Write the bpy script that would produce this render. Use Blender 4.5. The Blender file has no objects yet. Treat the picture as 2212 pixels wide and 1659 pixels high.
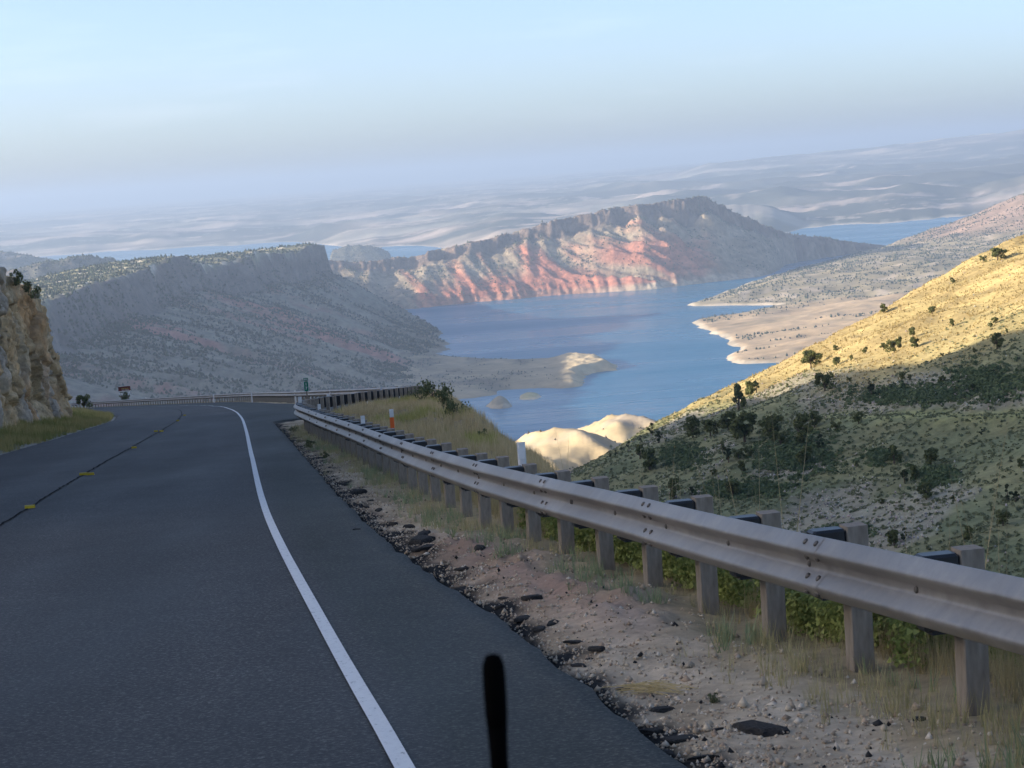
import bpy, math, random
import numpy as np
from mathutils import Matrix, Vector

random.seed(7)
rng = np.random.default_rng(11)
scene = bpy.context.scene
C = scene.collection

# ----------------------------------------------------------------------------- camera
PITCH, ROLL, LENS = math.radians(5.6), math.radians(4.0), 77.06
FPX = LENS / 36.0 * 2212.0            # focal length in units of a 2212 px wide picture
f_ = np.array([0, math.cos(PITCH), -math.sin(PITCH)])
u0 = np.array([0, math.sin(PITCH), math.cos(PITCH)])
r0 = np.array([1.0, 0, 0])
u_ = math.cos(ROLL) * u0 + math.sin(ROLL) * r0
r_ = math.cos(ROLL) * r0 - math.sin(ROLL) * u0
cam_d = bpy.data.cameras.new('camera')
cam = bpy.data.objects.new('camera', cam_d)
C.objects.link(cam)
cam_d.lens, cam_d.sensor_width, cam_d.sensor_fit = LENS, 36.0, 'HORIZONTAL'
cam_d.clip_start, cam_d.clip_end = 0.05, 300000.0
cam_d.dof.use_dof = True
cam_d.dof.focus_distance = 150.0
cam_d.dof.aperture_fstop = 24.0
M = Matrix((( r_[0], u_[0], -f_[0], 0), (r_[1], u_[1], -f_[1], 0), (r_[2], u_[2], -f_[2], 0), (0, 0, 0, 1)))
cam.matrix_world = M
scene.camera = cam

# ----------------------------------------------------------------------------- world, sun, exposure
SUN_AZ = np.array([-0.9945, -0.105])       # horizontal direction towards the sun: left, a little behind
SUN_EL = math.radians(15.5)
world = bpy.data.worlds.new('World')
scene.world = world
world.use_nodes = True
wn, wl = world.node_tree.nodes, world.node_tree.links
wn.clear()
sky = wn.new('ShaderNodeTexSky')
sky.sky_type = 'NISHITA'
sky.sun_disc = False
sky.sun_elevation = SUN_EL
sky.sun_rotation = math.atan2(SUN_AZ[0], SUN_AZ[1])
sky.altitude = 2200.0
sky.air_density, sky.dust_density, sky.ozone_density = 0.62, 9.0, 1.0
wbg = wn.new('ShaderNodeBackground')
wbg.inputs['Strength'].default_value = 0.108
wout = wn.new('ShaderNodeOutputWorld')
# faint streaks of high cloud
wtc = wn.new('ShaderNodeTexCoord'); wmp = wn.new('ShaderNodeMapping'); wmp.inputs['Scale'].default_value = (3.0, 3.0, 26.0); wmp.inputs['Location'].default_value = (0.4, 0.0, 0.35)
wnz = wn.new('ShaderNodeTexNoise'); wnz.inputs['Scale'].default_value = 2.2; wnz.inputs['Detail'].default_value = 7; wnz.inputs['Roughness'].default_value = 0.6
wrp = wn.new('ShaderNodeValToRGB'); wrp.color_ramp.elements[0].position = 0.56; wrp.color_ramp.elements[1].position = 0.85
wrp.color_ramp.elements[0].color = (0, 0, 0, 1); wrp.color_ramp.elements[1].color = (0.10, 0.10, 0.10, 1)
wmx = wn.new('ShaderNodeMix'); wmx.data_type = 'RGBA'; wmx.inputs[7].default_value = (5.2, 5.4, 6.0, 1)
wl.new(wtc.outputs['Generated'], wmp.inputs[0]); wl.new(wmp.outputs[0], wnz.inputs['Vector']); wl.new(wnz.outputs[0], wrp.inputs[0])
wl.new(wrp.outputs[0], wmx.inputs[0]); wl.new(sky.outputs[0], wmx.inputs[6])
wl.new(wmx.outputs[2], wbg.inputs['Color'])
wl.new(wbg.outputs[0], wout.inputs['Surface'])
sun_d = bpy.data.lights.new('sun', 'SUN')
sun_d.energy, sun_d.angle, sun_d.color = 3.2, math.radians(0.5), (1.0, 0.86, 0.68)
sun = bpy.data.objects.new('sun', sun_d)
C.objects.link(sun)
sd = Vector((SUN_AZ[0] * math.cos(SUN_EL), SUN_AZ[1] * math.cos(SUN_EL), math.sin(SUN_EL)))
sun.rotation_euler = sd.to_track_quat('Z', 'Y').to_euler()
scene.view_settings.view_transform = 'Standard'
scene.view_settings.look = 'None'
scene.view_settings.exposure = 1.55
scene.view_settings.gamma = 1.0
scene.view_settings.use_curve_mapping = False
scene.cycles.max_bounces = 4
scene.cycles.diffuse_bounces = 2
scene.cycles.glossy_bounces = 2
scene.cycles.transparent_max_bounces = 6
scene.cycles.volume_bounces = 0
HAZE_DENSITY = 0.86e-4
LAKE = -330.0


# ----------------------------------------------------------------------------- helpers
def ray(px, py):
    d = f_ + (px - 1106.0) / FPX * r_ - (py - 829.5) / FPX * u_
    return d / d[1]

def W(px, py, y):
    return ray(px, py) * y

def G(px, py, z=LAKE):
    d = ray(px, py)
    return d * (z / d[2])

_perm = np.random.default_rng(3).permutation(512)
_perm = np.concatenate([_perm, _perm, _perm])
_gang = np.random.default_rng(5).random(512) * 2 * np.pi
_gx, _gy = np.cos(_gang), np.sin(_gang)

def perlin(x, y, seed=0):
    x = np.asarray(x, float); y = np.asarray(y, float)
    xi = np.floor(x).astype(np.int64); yi = np.floor(y).astype(np.int64)
    xf, yf = x - xi, y - yi
    u = xf * xf * xf * (xf * (xf * 6 - 15) + 10)
    v = yf * yf * yf * (yf * (yf * 6 - 15) + 10)
    def g(ix, iy, dx, dy):
        h = _perm[(_perm[(ix + seed * 17) & 511] + iy) & 511]
        return _gx[h] * dx + _gy[h] * dy
    a = g(xi, yi, xf, yf); b = g(xi + 1, yi, xf - 1, yf)
    c = g(xi, yi + 1, xf, yf - 1); d = g(xi + 1, yi + 1, xf - 1, yf - 1)
    return (a + (b - a) * u + ((c + (d - c) * u) - (a + (b - a) * u)) * v) * 1.5

def fbm(x, y, octaves=5, seed=0, gain=0.5):
    s = 0.0; a = 1.0; fr = 1.0
    for k in range(octaves):
        s = s + a * perlin(x * fr, y * fr, seed + k)
        a *= gain; fr *= 2.03
    return s

def ridged(x, y, octaves=4, seed=0):
    s = 0.0; a = 1.0; fr = 1.0
    for k in range(octaves):
        s = s + a * (1 - 2 * np.abs(perlin(x * fr, y * fr, seed + k)))
        a *= 0.5; fr *= 2.1
    return s

def sstep(a, b, x):
    t = np.clip((np.asarray(x, float) - a) / (b - a), 0, 1)
    return t * t * (3 - 2 * t)

def lerp(a, b, t):
    return a + (b - a) * t

def mixc(c1, c2, t):
    t = np.asarray(t)[..., None]
    return np.asarray(c1) * (1 - t) + np.asarray(c2) * t

def fast_mesh(name, V, F, col=None, smooth=False):
    """V (n,3), F (m,3) or (m,4)"""
    V = np.asarray(V, np.float32); F = np.asarray(F, np.int32)
    me = bpy.data.meshes.new(name)
    k = F.shape[1]
    me.vertices.add(len(V)); me.vertices.foreach_set('co', V.ravel())
    me.loops.add(F.size); me.loops.foreach_set('vertex_index', F.ravel())
    me.polygons.add(len(F))
    me.polygons.foreach_set('loop_start', np.arange(0, F.size, k, dtype=np.int32))
    me.polygons.foreach_set('loop_total', np.full(len(F), k, np.int32))
    if smooth:
        me.polygons.foreach_set('use_smooth', np.ones(len(F), bool))
    me.update(calc_edges=True)
    if col is not None:
        a = me.color_attributes.new('Col', 'FLOAT_COLOR', 'POINT')
        c4 = np.ones((len(V), 4), np.float32); c4[:, :3] = col
        a.data.foreach_set('color', c4.ravel())
    return me

def grid_faces(nr, nc):
    i = np.arange(nr - 1)[:, None] * nc + np.arange(nc - 1)[None, :]
    return np.stack([i, i + 1, i + nc + 1, i + nc], -1).reshape(-1, 4)

def link(name, me, mat=None, parent=None, loc=None, rot=None):
    o = bpy.data.objects.new(name, me)
    C.objects.link(o)
    if mat is not None and me is not None and not me.materials:
        me.materials.append(mat)
    if parent is not None:
        o.parent = parent
    if loc is not None:
        o.location = loc
    if rot is not None:
        o.rotation_euler = rot
    return o

def tag(o, label, cat, group=None):
    o['label'] = label; o['category'] = cat
    if group:
        o['group'] = group
    return o

def structure(o, label=None, cat=None):
    o['kind'] = 'structure'
    if label:
        o['label'] = label
    if cat:
        o['category'] = cat
    return o

def stuff(o, label=None, cat=None):
    o['kind'] = 'stuff'
    if label:
        o['label'] = label
    if cat:
        o['category'] = cat
    return o

def empty(name, loc=(0, 0, 0), rz=0.0):
    o = bpy.data.objects.new(name, None)
    C.objects.link(o)
    o.empty_display_size = 0.2
    o.location = loc; o.rotation_euler = (0, 0, rz)
    return o

class MB:
    """collects boxes, tubes and prisms into one mesh"""
    def __init__(s):
        s.v = []; s.f = []
    def add(s, v, f):
        n = len(s.v); s.v += [tuple(p) for p in v]; s.f += [tuple(i + n for i in q) for q in f]
    def box(s, c, d, bev=0.0):
        x, y, z = c; a, b, h = d[0] / 2, d[1] / 2, d[2] / 2
        if bev <= 0:
            v = [(x + i * a, y + j * b, z + k * h) for k in (-1, 1) for j in (-1, 1) for i in (-1, 1)]
            s.add(v, [(0, 2, 3, 1), (4, 5, 7, 6), (0, 1, 5, 4), (2, 6, 7, 3), (0, 4, 6, 2), (1, 3, 7, 5)])
        else:
            ring = [(-a + bev, -b), (a - bev, -b), (a, -b + bev), (a, b - bev), (a - bev, b), (-a + bev, b), (-a, b - bev), (-a, -b + bev)]
            lv = [(-h, .9), (-h + bev, 1), (h - bev, 1), (h, .9)]
            v = []
            for zz, sc in lv:
                if sc < 1:
                    v += [(x + p * (1 - bev / a), y + q * (1 - bev / b), z + zz) for p, q in ring]
                else:
                    v += [(x + p, y + q, z + zz) for p, q in ring]
            fs = [tuple(range(7, -1, -1)), tuple(range(24, 32))]
            for l in range(3):
                for i in range(8):
                    fs.append((l * 8 + i, l * 8 + (i + 1) % 8, (l + 1) * 8 + (i + 1) % 8, (l + 1) * 8 + i))
            s.add(v, fs)
    def prism(s, prof, z0, z1):
        n = len(prof)
        v = [(p[0], p[1], z0) for p in prof] + [(p[0], p[1], z1) for p in prof]
        s.add(v, [tuple(range(n - 1, -1, -1)), tuple(range(n, 2 * n))] + [(i, (i + 1) % n, n + (i + 1) % n, n + i) for i in range(n)])
    def tube(s, pts, rad, n=8):
        base = []
        for k, p in enumerate(pts):
            p = Vector(p)
            q = Vector(pts[min(k + 1, len(pts) - 1)]) - Vector(pts[max(k - 1, 0)])
            q.normalize()
            a = q.orthogonal().normalized(); b = q.cross(a)
            r = rad[k] if hasattr(rad, '__len__') else rad
            base += [tuple(p + a * (r * math.cos(2 * math.pi * i / n)) + b * (r * math.sin(2 * math.pi * i / n))) for i in range(n)]
        fs = [tuple(range(n - 1, -1, -1)), tuple(range((len(pts) - 1) * n, len(pts) * n))]
        for k in range(len(pts) - 1):
            for i in range(n):
                fs.append((k * n + i, k * n + (i + 1) % n, (k + 1) * n + (i + 1) % n, (k + 1) * n + i))
        s.add(base, fs)
    def mesh(s, name, smooth=False):
        me = bpy.data.meshes.new(name); me.from_pydata(s.v, [], s.f); me.update()
        if smooth:
            me.polygons.foreach_set('use_smooth', np.ones(len(me.polygons), bool))
        return me

# ----------------------------------------------------------------------------- materials
def mat_base(name, rough=0.8, spec=0.3, metal=0.0):
    m = bpy.data.materials.new(name); m.use_nodes = True
    b = m.node_tree.nodes['Principled BSDF']
    b.inputs['Roughness'].default_value = rough
    b.inputs['Specular IOR Level'].default_value = spec
    b.inputs['Metallic'].default_value = metal
    return m, m.node_tree.nodes, m.node_tree.links, b

def noise_node(n, l, scale, detail=6, rough=0.6, coord='Object', stretch=None, off=0):
    tc = n.new('ShaderNodeTexCoord')
    mp = n.new('ShaderNodeMapping')
    mp.inputs['Location'].default_value = (off, off * 0.7, off * 0.3)
    if stretch:
        mp.inputs['Scale'].default_value = stretch
    l.new(tc.outputs[coord], mp.inputs[0])
    t = n.new('ShaderNodeTexNoise')
    t.inputs['Scale'].default_value = scale; t.inputs['Detail'].default_value = detail
    t.inputs['Roughness'].default_value = rough
    l.new(mp.outputs[0], t.inputs['Vector'])
    return t

def ramp(n, l, src, stops):
    r = n.new('ShaderNodeValToRGB')
    e = r.color_ramp.elements
    while len(e) < len(stops):
        e.new(0.5)
    for k, (p, c) in enumerate(stops):
        e[k].position = p
        e[k].color = (c[0], c[1], c[2], 1) if hasattr(c, '__len__') else (c, c, c, 1)
    l.new(src, r.inputs[0])
    return r

def mix(n, l, a, b, fac, mode='MIX'):
    m = n.new('ShaderNodeMix'); m.data_type = 'RGBA'; m.blend_type = mode
    if hasattr(fac, 'default_value') or hasattr(fac, 'links'):
        l.new(fac, m.inputs[0])
    else:
        m.inputs[0].default_value = fac
    for src, s in ((a, m.inputs[6]), (b, m.inputs[7])):
        if hasattr(src, 'links'):
            l.new(src, s)
        else:
            s.default_value = (*src, 1)
    return m.outputs[2]

def bump(n, l, b, height, strength, dist):
    bp = n.new('ShaderNodeBump')
    bp.inputs['Strength'].default_value = strength; bp.inputs['Distance'].default_value = dist
    l.new(height, bp.inputs['Height'])
    l.new(bp.outputs[0], b.inputs['Normal'])
    return bp

def simple(name, c1, c2, scale, rough=0.8, spec=0.3, metal=0.0, bs=0.0, bd=0.01, detail=6, stretch=None):
    m, n, l, b = mat_base(name, rough, spec, metal)
    t = noise_node(n, l, scale, detail, stretch=stretch)
    r = ramp(n, l, t.outputs[0], [(0.3, c1), (0.7, c2)])
    l.new(r.outputs[0], b.inputs['Base Color'])
    if bs:
        bump(n, l, b, t.outputs[0], bs, bd)
    return m

def terrain_mat(name, scale, amount=0.5, bs=0.4, bd=1.0, scale2=None, rough=0.95):
    """vertex colour x noise, with fine relief"""
    m, n, l, b = mat_base(name, rough, 0.1)
    a = n.new('ShaderNodeVertexColor'); a.layer_name = 'Col'
    t = noise_node(n, l, scale, 8, 0.7)
    r = ramp(n, l, t.outputs[0], [(0.3, 1 - amount), (0.7, 1 + amount * 0.6)])
    c = mix(n, l, a.outputs[0], r.outputs[0], 1.0, 'MULTIPLY')
    if scale2:
        t2 = noise_node(n, l, scale2, 6, 0.65, off=40)
        r2 = ramp(n, l, t2.outputs[0], [(0.35, 0.8), (0.65, 1.2)])
        c = mix(n, l, c, r2.outputs[0], 1.0, 'MULTIPLY')
    l.new(c, b.inputs['Base Color'])
    bump(n, l, b, t.outputs[0], bs, bd)
    return m

def vcol_mat(name, rough=0.8, spec=0.2, trans=0.0):
    m, n, l, b = mat_base(name, rough, spec)
    a = n.new('ShaderNodeVertexColor'); a.layer_name = 'Col'
    l.new(a.outputs[0], b.inputs['Base Color'])
    if trans:
        tr = n.new('ShaderNodeBsdfTranslucent'); l.new(a.outputs[0], tr.inputs[0])
        mx = n.new('ShaderNodeMixShader'); mx.inputs[0].default_value = trans
        out = n['Material Output']
        l.new(b.outputs[0], mx.inputs[1]); l.new(tr.outputs[0], mx.inputs[2]); l.new(mx.outputs[0], out.inputs[0])
    return m

MT = {}
MT['far'] = terrain_mat('far_land', 0.004, 0.25, 0.3, 20, 0.0006)
MT['rock_slope'] = terrain_mat('rock_slope', 0.05, 0.5, 0.7, 7.0, 0.012)
MT['shore'] = terrain_mat('shore_land', 0.03, 0.3, 0.4, 3.0, 0.008)
MT['grass_slope'] = terrain_mat('grass_slope', 0.5, 0.35, 0.5, 0.5, 0.04)
MT['soft_hill'] = terrain_mat('soft_hill', 0.06, 0.18, 0.25, 2.0, 0.015)
MT['verge'] = terrain_mat('verge_ground', 7.0, 0.3, 0.7, 0.03, 0.8)
MT['rock'] = terrain_mat('cut_rock', 1.6, 0.45, 0.9, 0.25, 0.35)
MT['leaf'] = vcol_mat('foliage', 0.7, 0.2, 0.2)
MT['far_bush'] = vcol_mat('far_bush', 0.9, 0.1)
MT['blade'] = vcol_mat('grass_blade', 0.7, 0.2, 0.3)
MT['stone'] = vcol_mat('gravel_stone', 0.9, 0.2)
MT['bark'] = simple('bark', (0.10, 0.075, 0.05), (0.2, 0.16, 0.12), 8, 0.9)

# water
m, n, l, b = mat_base('lake_water', 0.12, 0.5)
b.inputs['Base Color'].default_value = (0.025, 0.17, 0.31, 1)
b.inputs['IOR'].default_value = 1.333
t1 = noise_node(n, l, 0.035, 5, 0.6, stretch=(0.35, 1.0, 1))
t2 = noise_node(n, l, 0.004, 4, 0.55, stretch=(0.25, 1.0, 1))
rr = ramp(n, l, t2.outputs[0], [(0.35, 0.2), (0.65, 0.42)])
l.new(rr.outputs[0], b.inputs['Roughness'])
bump(n, l, b, t1.outputs[0], 0.9, 7.0)
MT['water'] = m

# ----------------------------------------------------------------------------- road alignment (y is forward, all in metres, eye at the origin)
def zr(y):
    y = np.asarray(y, float)
    return -1.95 - 0.083 * y - 0.008 * (np.sqrt((y - 80) ** 2 + 400) + (y - 80)) / 2 + 0.0089

def spline(pts):
    """monotone-ish cubic through (y, x) points -> function of y"""
    p = np.array(pts, float)
    ys, xs = p[:, 0], p[:, 1]
    dx = np.gradient(xs, ys)
    def fn(y):
        y = np.asarray(y, float)
        i = np.clip(np.searchsorted(ys, y) - 1, 0, len(ys) - 2)
        h = ys[i + 1] - ys[i]; t = (y - ys[i]) / h
        t2, t3 = t * t, t * t * t
        return (2 * t3 - 3 * t2 + 1) * xs[i] + (t3 - 2 * t2 + t) * h * dx[i] + (-2 * t3 + 3 * t2) * xs[i + 1] + (t3 - t2) * h * dx[i + 1]
    return fn

edge_line = spline([(-10, 2.45), (10.2, -0.64), (26.5, -3.04), (48, -5.83), (71.4, -8.8), (100, -12.52), (133.6, -17.26), (165.7, -22.43), (203.7, -31.0), (242.7, -46.75), (285, -74), (330, -125)])
rail_near = spline([(0, 4.0), (5, 3.06), (9.4, 2.16), (13.6, 1.32), (17, 0.70), (19.5, 0.22), (22.8, -0.38), (28.9, -1.35), (41.3, -3.11), (58, -5.5), (70, -7.05), (76, -7.5), (82, -7.45), (90, -6.7), (100, -5.75), (112, -4.9)])
rail_far = spline([(106, -4.6), (112, -5.5), (125, -8.6), (150, -14.8), (180, -20.3), (208, -26.1), (245, -37.6), (272, -47.0), (300, -58), (312, -64)])
shelf_edge = spline([(-10, 6.4), (10, 3.6), (20, 1.9), (30, 0.9), (40, -0.05), (52, -0.72), (70, -1.9), (80, -2.5), (95, -3.0), (108, -3.3), (118, -4.6), (150, -12.8), (208, -24), (245, -35), (300, -55), (330, -70)])

def rail_x(y):
    y = np.asarray(y, float)
    return np.where(y < 109, rail_near(np.clip(y, 0, 112)), rail_far(np.clip(y, 106, 312)))

def asphalt_right(y):
    y = np.asarray(y, float)
    a = edge_line(y) + np.interp(y, [10, 16, 21, 40, 90], [1.24, 1.26, 1.13, 1.11, 1.03])
    b_ = rail_x(y) - np.where(y < 109, 0.55, 0.9)
    return lerp(a, b_, sstep(81, 88, y))

def bank_z(x, y):
    """ground right of the pavement: shelf at road level, then the bank"""
    d = x - shelf_edge(np.clip(y, -10, 330))
    return zr(y) - 0.8 * np.maximum(d, 0) - 0.1 * sstep(-0.5, 0.6, d)

# ============================================================================= SETTING
# ---- lake
ys_ = np.array([1200, 1e4, 2.2e4]); xs_ = np.array([-6000, 0, 6000])
me = fast_mesh('water', [(x, y, LAKE) for y in (1200, 14000) for x in (-5000, 5000)], [(0, 1, 3, 2)])
structure(link('lake_water', me, MT['water']), 'blue reservoir water lying between the cliffs', 'lake')

# ---- far plain
def build_far():
    na, ny = 420, 420
    a = np.linspace(-0.30, 0.31, na)
    y = np.geomspace(7600, 62000, ny)
    A, Y = np.meshgrid(a, y); X = A * Y
    px = 1106 + A * FPX
    shore = np.interp(px, [-200, 250, 660, 760, 930, 1100, 1500, 1690, 1760, 2080, 2300], [13200, 13200, 12600, 10900, 10300, 8300, 8300, 8600, 9000, 9150, 9150])
    shore = shore + 260 * fbm(A * 30, Y * 0 + 3, 4, 9)
    d = Y - shore
    # base rises to the horizon level seen in the photograph
    z = LAKE + np.clip(d, -400, None) * 0.011
    rise = np.interp(px, [-200, 300, 1000, 1700, 2212, 2400], [-205, -190, -175, -150, 10, 30])
    z = np.minimum(z, LAKE + 70 + (rise - (LAKE + 70)) * sstep(8000, 40000, Y))
    z = np.where(d < 0, LAKE - 8, z)
    w = sstep(0, 1500, d)
    rough = ridged(X * 0.00042 + 3, Y * 0.00065, 4, 21)
    z = z + w * (26 * rough + 16 * fbm(X * 0.0016, Y * 0.002, 5, 31) + 12 * ridged(X * 0.0011, Y * 0.0015, 4, 33) + 4) * sstep(50000, 12000, Y) * lerp(1.0, 1.6, sstep(1200, 1500, px))
    # dark forested ridges on the right and a low mesa line behind the water
    def ridge(pts, yc, wid, hgt_n=12):
        nonlocal z
        p = np.array(pts, float)
        zc = np.array([W(q[0], q[1], yc)[2] for q in p])
        zz = np.interp(px, p[:, 0], zc, left=-999, right=zc[-1] if p[-1, 0] > 2200 else -999)
        yl = yc + 300 * fbm(A * 14, Y * 0, 3, 44)
        prof = np.exp(-((Y - yl) / wid) ** 2) * sstep(p[0, 0], p[0, 0] + 90, px) * (1 if p[-1, 0] > 2200 else sstep(p[-1, 0], p[-1, 0] - 90, px))
        top = zz + hgt_n * fbm(X * 0.002, Y * 0.002, 5, 77)
        z = np.where(zz > -900, np.maximum(z, z + (top - z) * prof), z)
        return
    ridge([(1380, 470), (1480, 446), (1560, 413), (1650, 404), (1790, 396), (1900, 380), (2080, 363), (2230, 352)], 13500, 900, 16)
    ridge([(1750, 478), (1850, 452), (1960, 437), (2060, 425), (2230, 420)], 11200, 420, 10)
    ridge([(1060, 470), (1180, 455), (1290, 437), (1420, 432), (1500, 425)], 14500, 700, 10)
    ridge([(700, 505), (800, 492), (930, 480), (1050, 470), (1150, 462)], 12200, 500, 8)
    ridge([(1480, 360), (1650, 343), (1800, 330), (1960, 313), (2100, 296), (2230, 280)], 21000, 2600, 25)
    col = mixc((0.72, 0.58, 0.46), (0.40, 0.38, 0.31), np.clip(0.5 + 0.9 * fbm(X * 0.00025, Y * 0.0009, 5, 55), 0, 1))
    gzy, gzx = np.gradient(z, axis=0) / np.gradient(Y, axis=0), np.gradient(z, axis=1) / np.gradient(X, axis=1)
    slope = np.hypot(gzx, gzy)
    forest = sstep(0.02, 0.06, slope) * np.clip(0.7 + 0.9 * fbm(X * 0.001, Y * 0.001, 4, 60), 0, 1)
    forest = np.maximum(forest, sstep(0.05, 0.5, fbm(X * 0.00035 + 9, Y * 0.0012, 4, 61)) * 0.8)
    forest = np.maximum(forest, 0.95 * sstep(1250, 1500, px) * sstep(10300, 11300, Y + 500 * fbm(X * 0.0006, Y * 0.0006, 3, 62)) * sstep(19000, 15500, Y))
    forest = np.clip(forest * 1.15, 0, 1)
    col = mixc(col, (0.075, 0.095, 0.075), forest * 0.9) if False else col * (1 - forest[..., None] * 0.9) + np.array((0.045, 0.06, 0.05)) * forest[..., None] * 0.9
    pale = 0.8 * sstep(0.3, 0.75, fbm(X * 0.0012 + 40, Y * 0.0022, 6, 70, 0.6)) * sstep(30000, 12000, Y)
    col = col * (1 - pale[..., None]) + np.array((0.68, 0.55, 0.46)) * pale[..., None]
    beach = sstep(140, 20, d) * (d > -10)
    col = col * (1 - beach[..., None]) + np.array((0.6, 0.52, 0.43)) * beach[..., None]
    V = np.stack([X, Y, z], -1).reshape(-1, 3)
    me = fast_mesh('far_plain', V, grid_faces(ny, na), col.reshape(-1, 3), True)
    structure(link('far_plain', me, MT['far']), 'hazy pale plain with dark ridges reaching to the horizon', 'plain')
build_far()

bush_jobs = []      # (positions (n,3), sizes (n,), colour)

def height_obj(name, xs, ys, zfun, cfun, mat, label, cat, keep=None):
    X, Y = np.meshgrid(xs, ys)
    Z = zfun(X, Y)
    col = cfun(X, Y, Z)
    F = grid_faces(len(ys), len(xs))
    V = np.stack([X, Y, Z], -1).reshape(-1, 3)
    if keep is not None:
        k = keep(X, Y, Z).ravel()
        F = F[k[F].any(axis=1)]
        used = np.zeros(len(V), bool); used[F.ravel()] = True
        idx = np.cumsum(used) - 1
        V, F, cc = V[used], idx[F], col.reshape(-1, 3)[used]
    else:
        cc = col.reshape(-1, 3)
    o = link(name, fast_mesh(name, V, F, cc, True), mat)
    structure(o, label, cat)
    return X, Y, Z

def scatter(zfun, xr, yr, n, dens, size, col, seed):
    r = np.random.default_rng(seed)
    x = r.uniform(*xr, n); y = r.uniform(*yr, n)
    z = zfun(x, y)
    k = r.random(n) < dens(x, y, z)
    x, y, z = x[k], y[k], z[k]
    s = r.uniform(size[0], size[1], len(x)) * r.choice([0.7, 1.0, 1.25], len(x))
    return np.stack([x, y, z], -1), s, col

# ---- red mountain across the lake
_cr = [(690, 562, 5740), (710, 561, 5750), (760, 566, 5755), (810, 564, 5760), (852, 554, 5780), (901, 554, 5790), (932, 541, 5800), (990, 530, 5830), (1057, 514, 5860), (1111, 501, 5880), (1200, 474, 5910), (1272, 460, 5930), (1334, 447, 5950), (1401, 440, 5970), (1446, 431, 5990), (1485, 428, 6010), (1510, 424, 6030), (1530, 424, 6040), (1541, 437, 6060), (1561, 442, 6100), (1600, 463, 6180), (1645, 482, 6280), (1698, 503, 6420), (1752, 510, 6560), (1771, 509, 6600), (1809, 518, 6680), (1866, 525, 6780), (1904, 529, 6860), (1935, 534, 6920)]
_crw = np.array([W(*q) for q in _cr])
_mx = np.arange(-620, 1300, 4.0)
def _smooth(v, sg):
    k = np.exp(-0.5 * (np.arange(-40, 41) * 4.0 / sg) ** 2); k /= k.sum()
    return np.convolve(np.pad(v, 40, mode='edge'), k, mode='valid')
_myc = _smooth(np.interp(_mx, _crw[:, 0], _crw[:, 1]), 40); _mzc = _smooth(np.interp(_mx, _crw[:, 0], _crw[:, 2]), 5)
_shx = [-520, -268, -106, 45, 147, 370, 451, 618, 690, 760, 838, 1075, 1200]
_shy = [5380, 5445, 5540, 5575, 5620, 5560, 5640, 5765, 5800, 6050, 6480, 6690, 6900]
_mys = _smooth(np.interp(_mx, _shx, _shy), 30)
def mt_flow(X, dd):
    return X - lerp(0.35, 0.95, sstep(0, 450, X)) * dd
def mt_z(X, Y):
    yc = np.interp(X, _mx, _myc); zc = np.interp(X, _mx, _mzc); ysx = np.interp(X, _mx, _mys)
    dd = yc - Y
    zc = zc + (5 * fbm(X * 0.03, X * 0 + 2, 4, 8) + 2.0 * perlin(X * 0.13, X * 0, 15)) * sstep(LAKE + 20, LAKE + 120, zc) * sstep(90, 20, np.abs(dd))
    dd = dd + 20 * fbm(X * 0.011, Y * 0.02, 5, 12, 0.62) * sstep(110, 20, np.abs(dd))
    q = mt_flow(X, dd)
    ysx = ysx + 16 * fbm(q * 0.014, q * 0, 4, 5)
    wid = np.maximum(yc - ysx, 40)
    Hh = zc - LAKE
    cl = np.minimum(0.27 * Hh, 58) * sstep(20, 90, Hh) * lerp(1.0, 1.12, sstep(200, 420, X))
    cl = cl * (0.8 + 0.55 * fbm(X * 0.009 + 3, X * 0, 3, 88)); cw = 34.0 + 16 * fbm(X * 0.013, X * 0 + 7, 3, 89)
    gul = ridged(q * 0.0105, dd * 0.0012, 2, 30); gul2 = ridged(q * 0.04, dd * 0.003, 3, 34)
    t = np.clip((dd - cw) / np.maximum(wid - cw, 20), 0, 1.3)
    slope = (Hh - cl) * np.where(t < 1, np.abs(1 - np.minimum(t, 1)) ** 1.15, -(t - 1) * 0.6)
    z = LAKE + np.where(dd < 0, Hh + dd * 0.34, np.where(dd < cw, Hh - cl * sstep(0, cw, dd), slope))
    amp = np.sin(np.clip(t, 0, 1) ** 0.8 * np.pi) ** 0.8 * np.minimum(Hh * 0.2, 30) * (dd > 0) * lerp(0.7, 1.75, sstep(120, 330, X)) * sstep(900, 650, X)
    z = z + amp * (0.5 * (gul - 0.5) + 0.13 * (gul2 - 0.5))
    low = sstep(0.62, 0.85, t) * sstep(1.05, 0.97, t)
    z = z + low * 4.5 * ridged(X * 0.03 + 0.004 * Y, dd * 0.004, 2, 36)
    return z + 1.8 * fbm(X * 0.05, Y * 0.05, 4, 91) * (Hh > 25)
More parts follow.
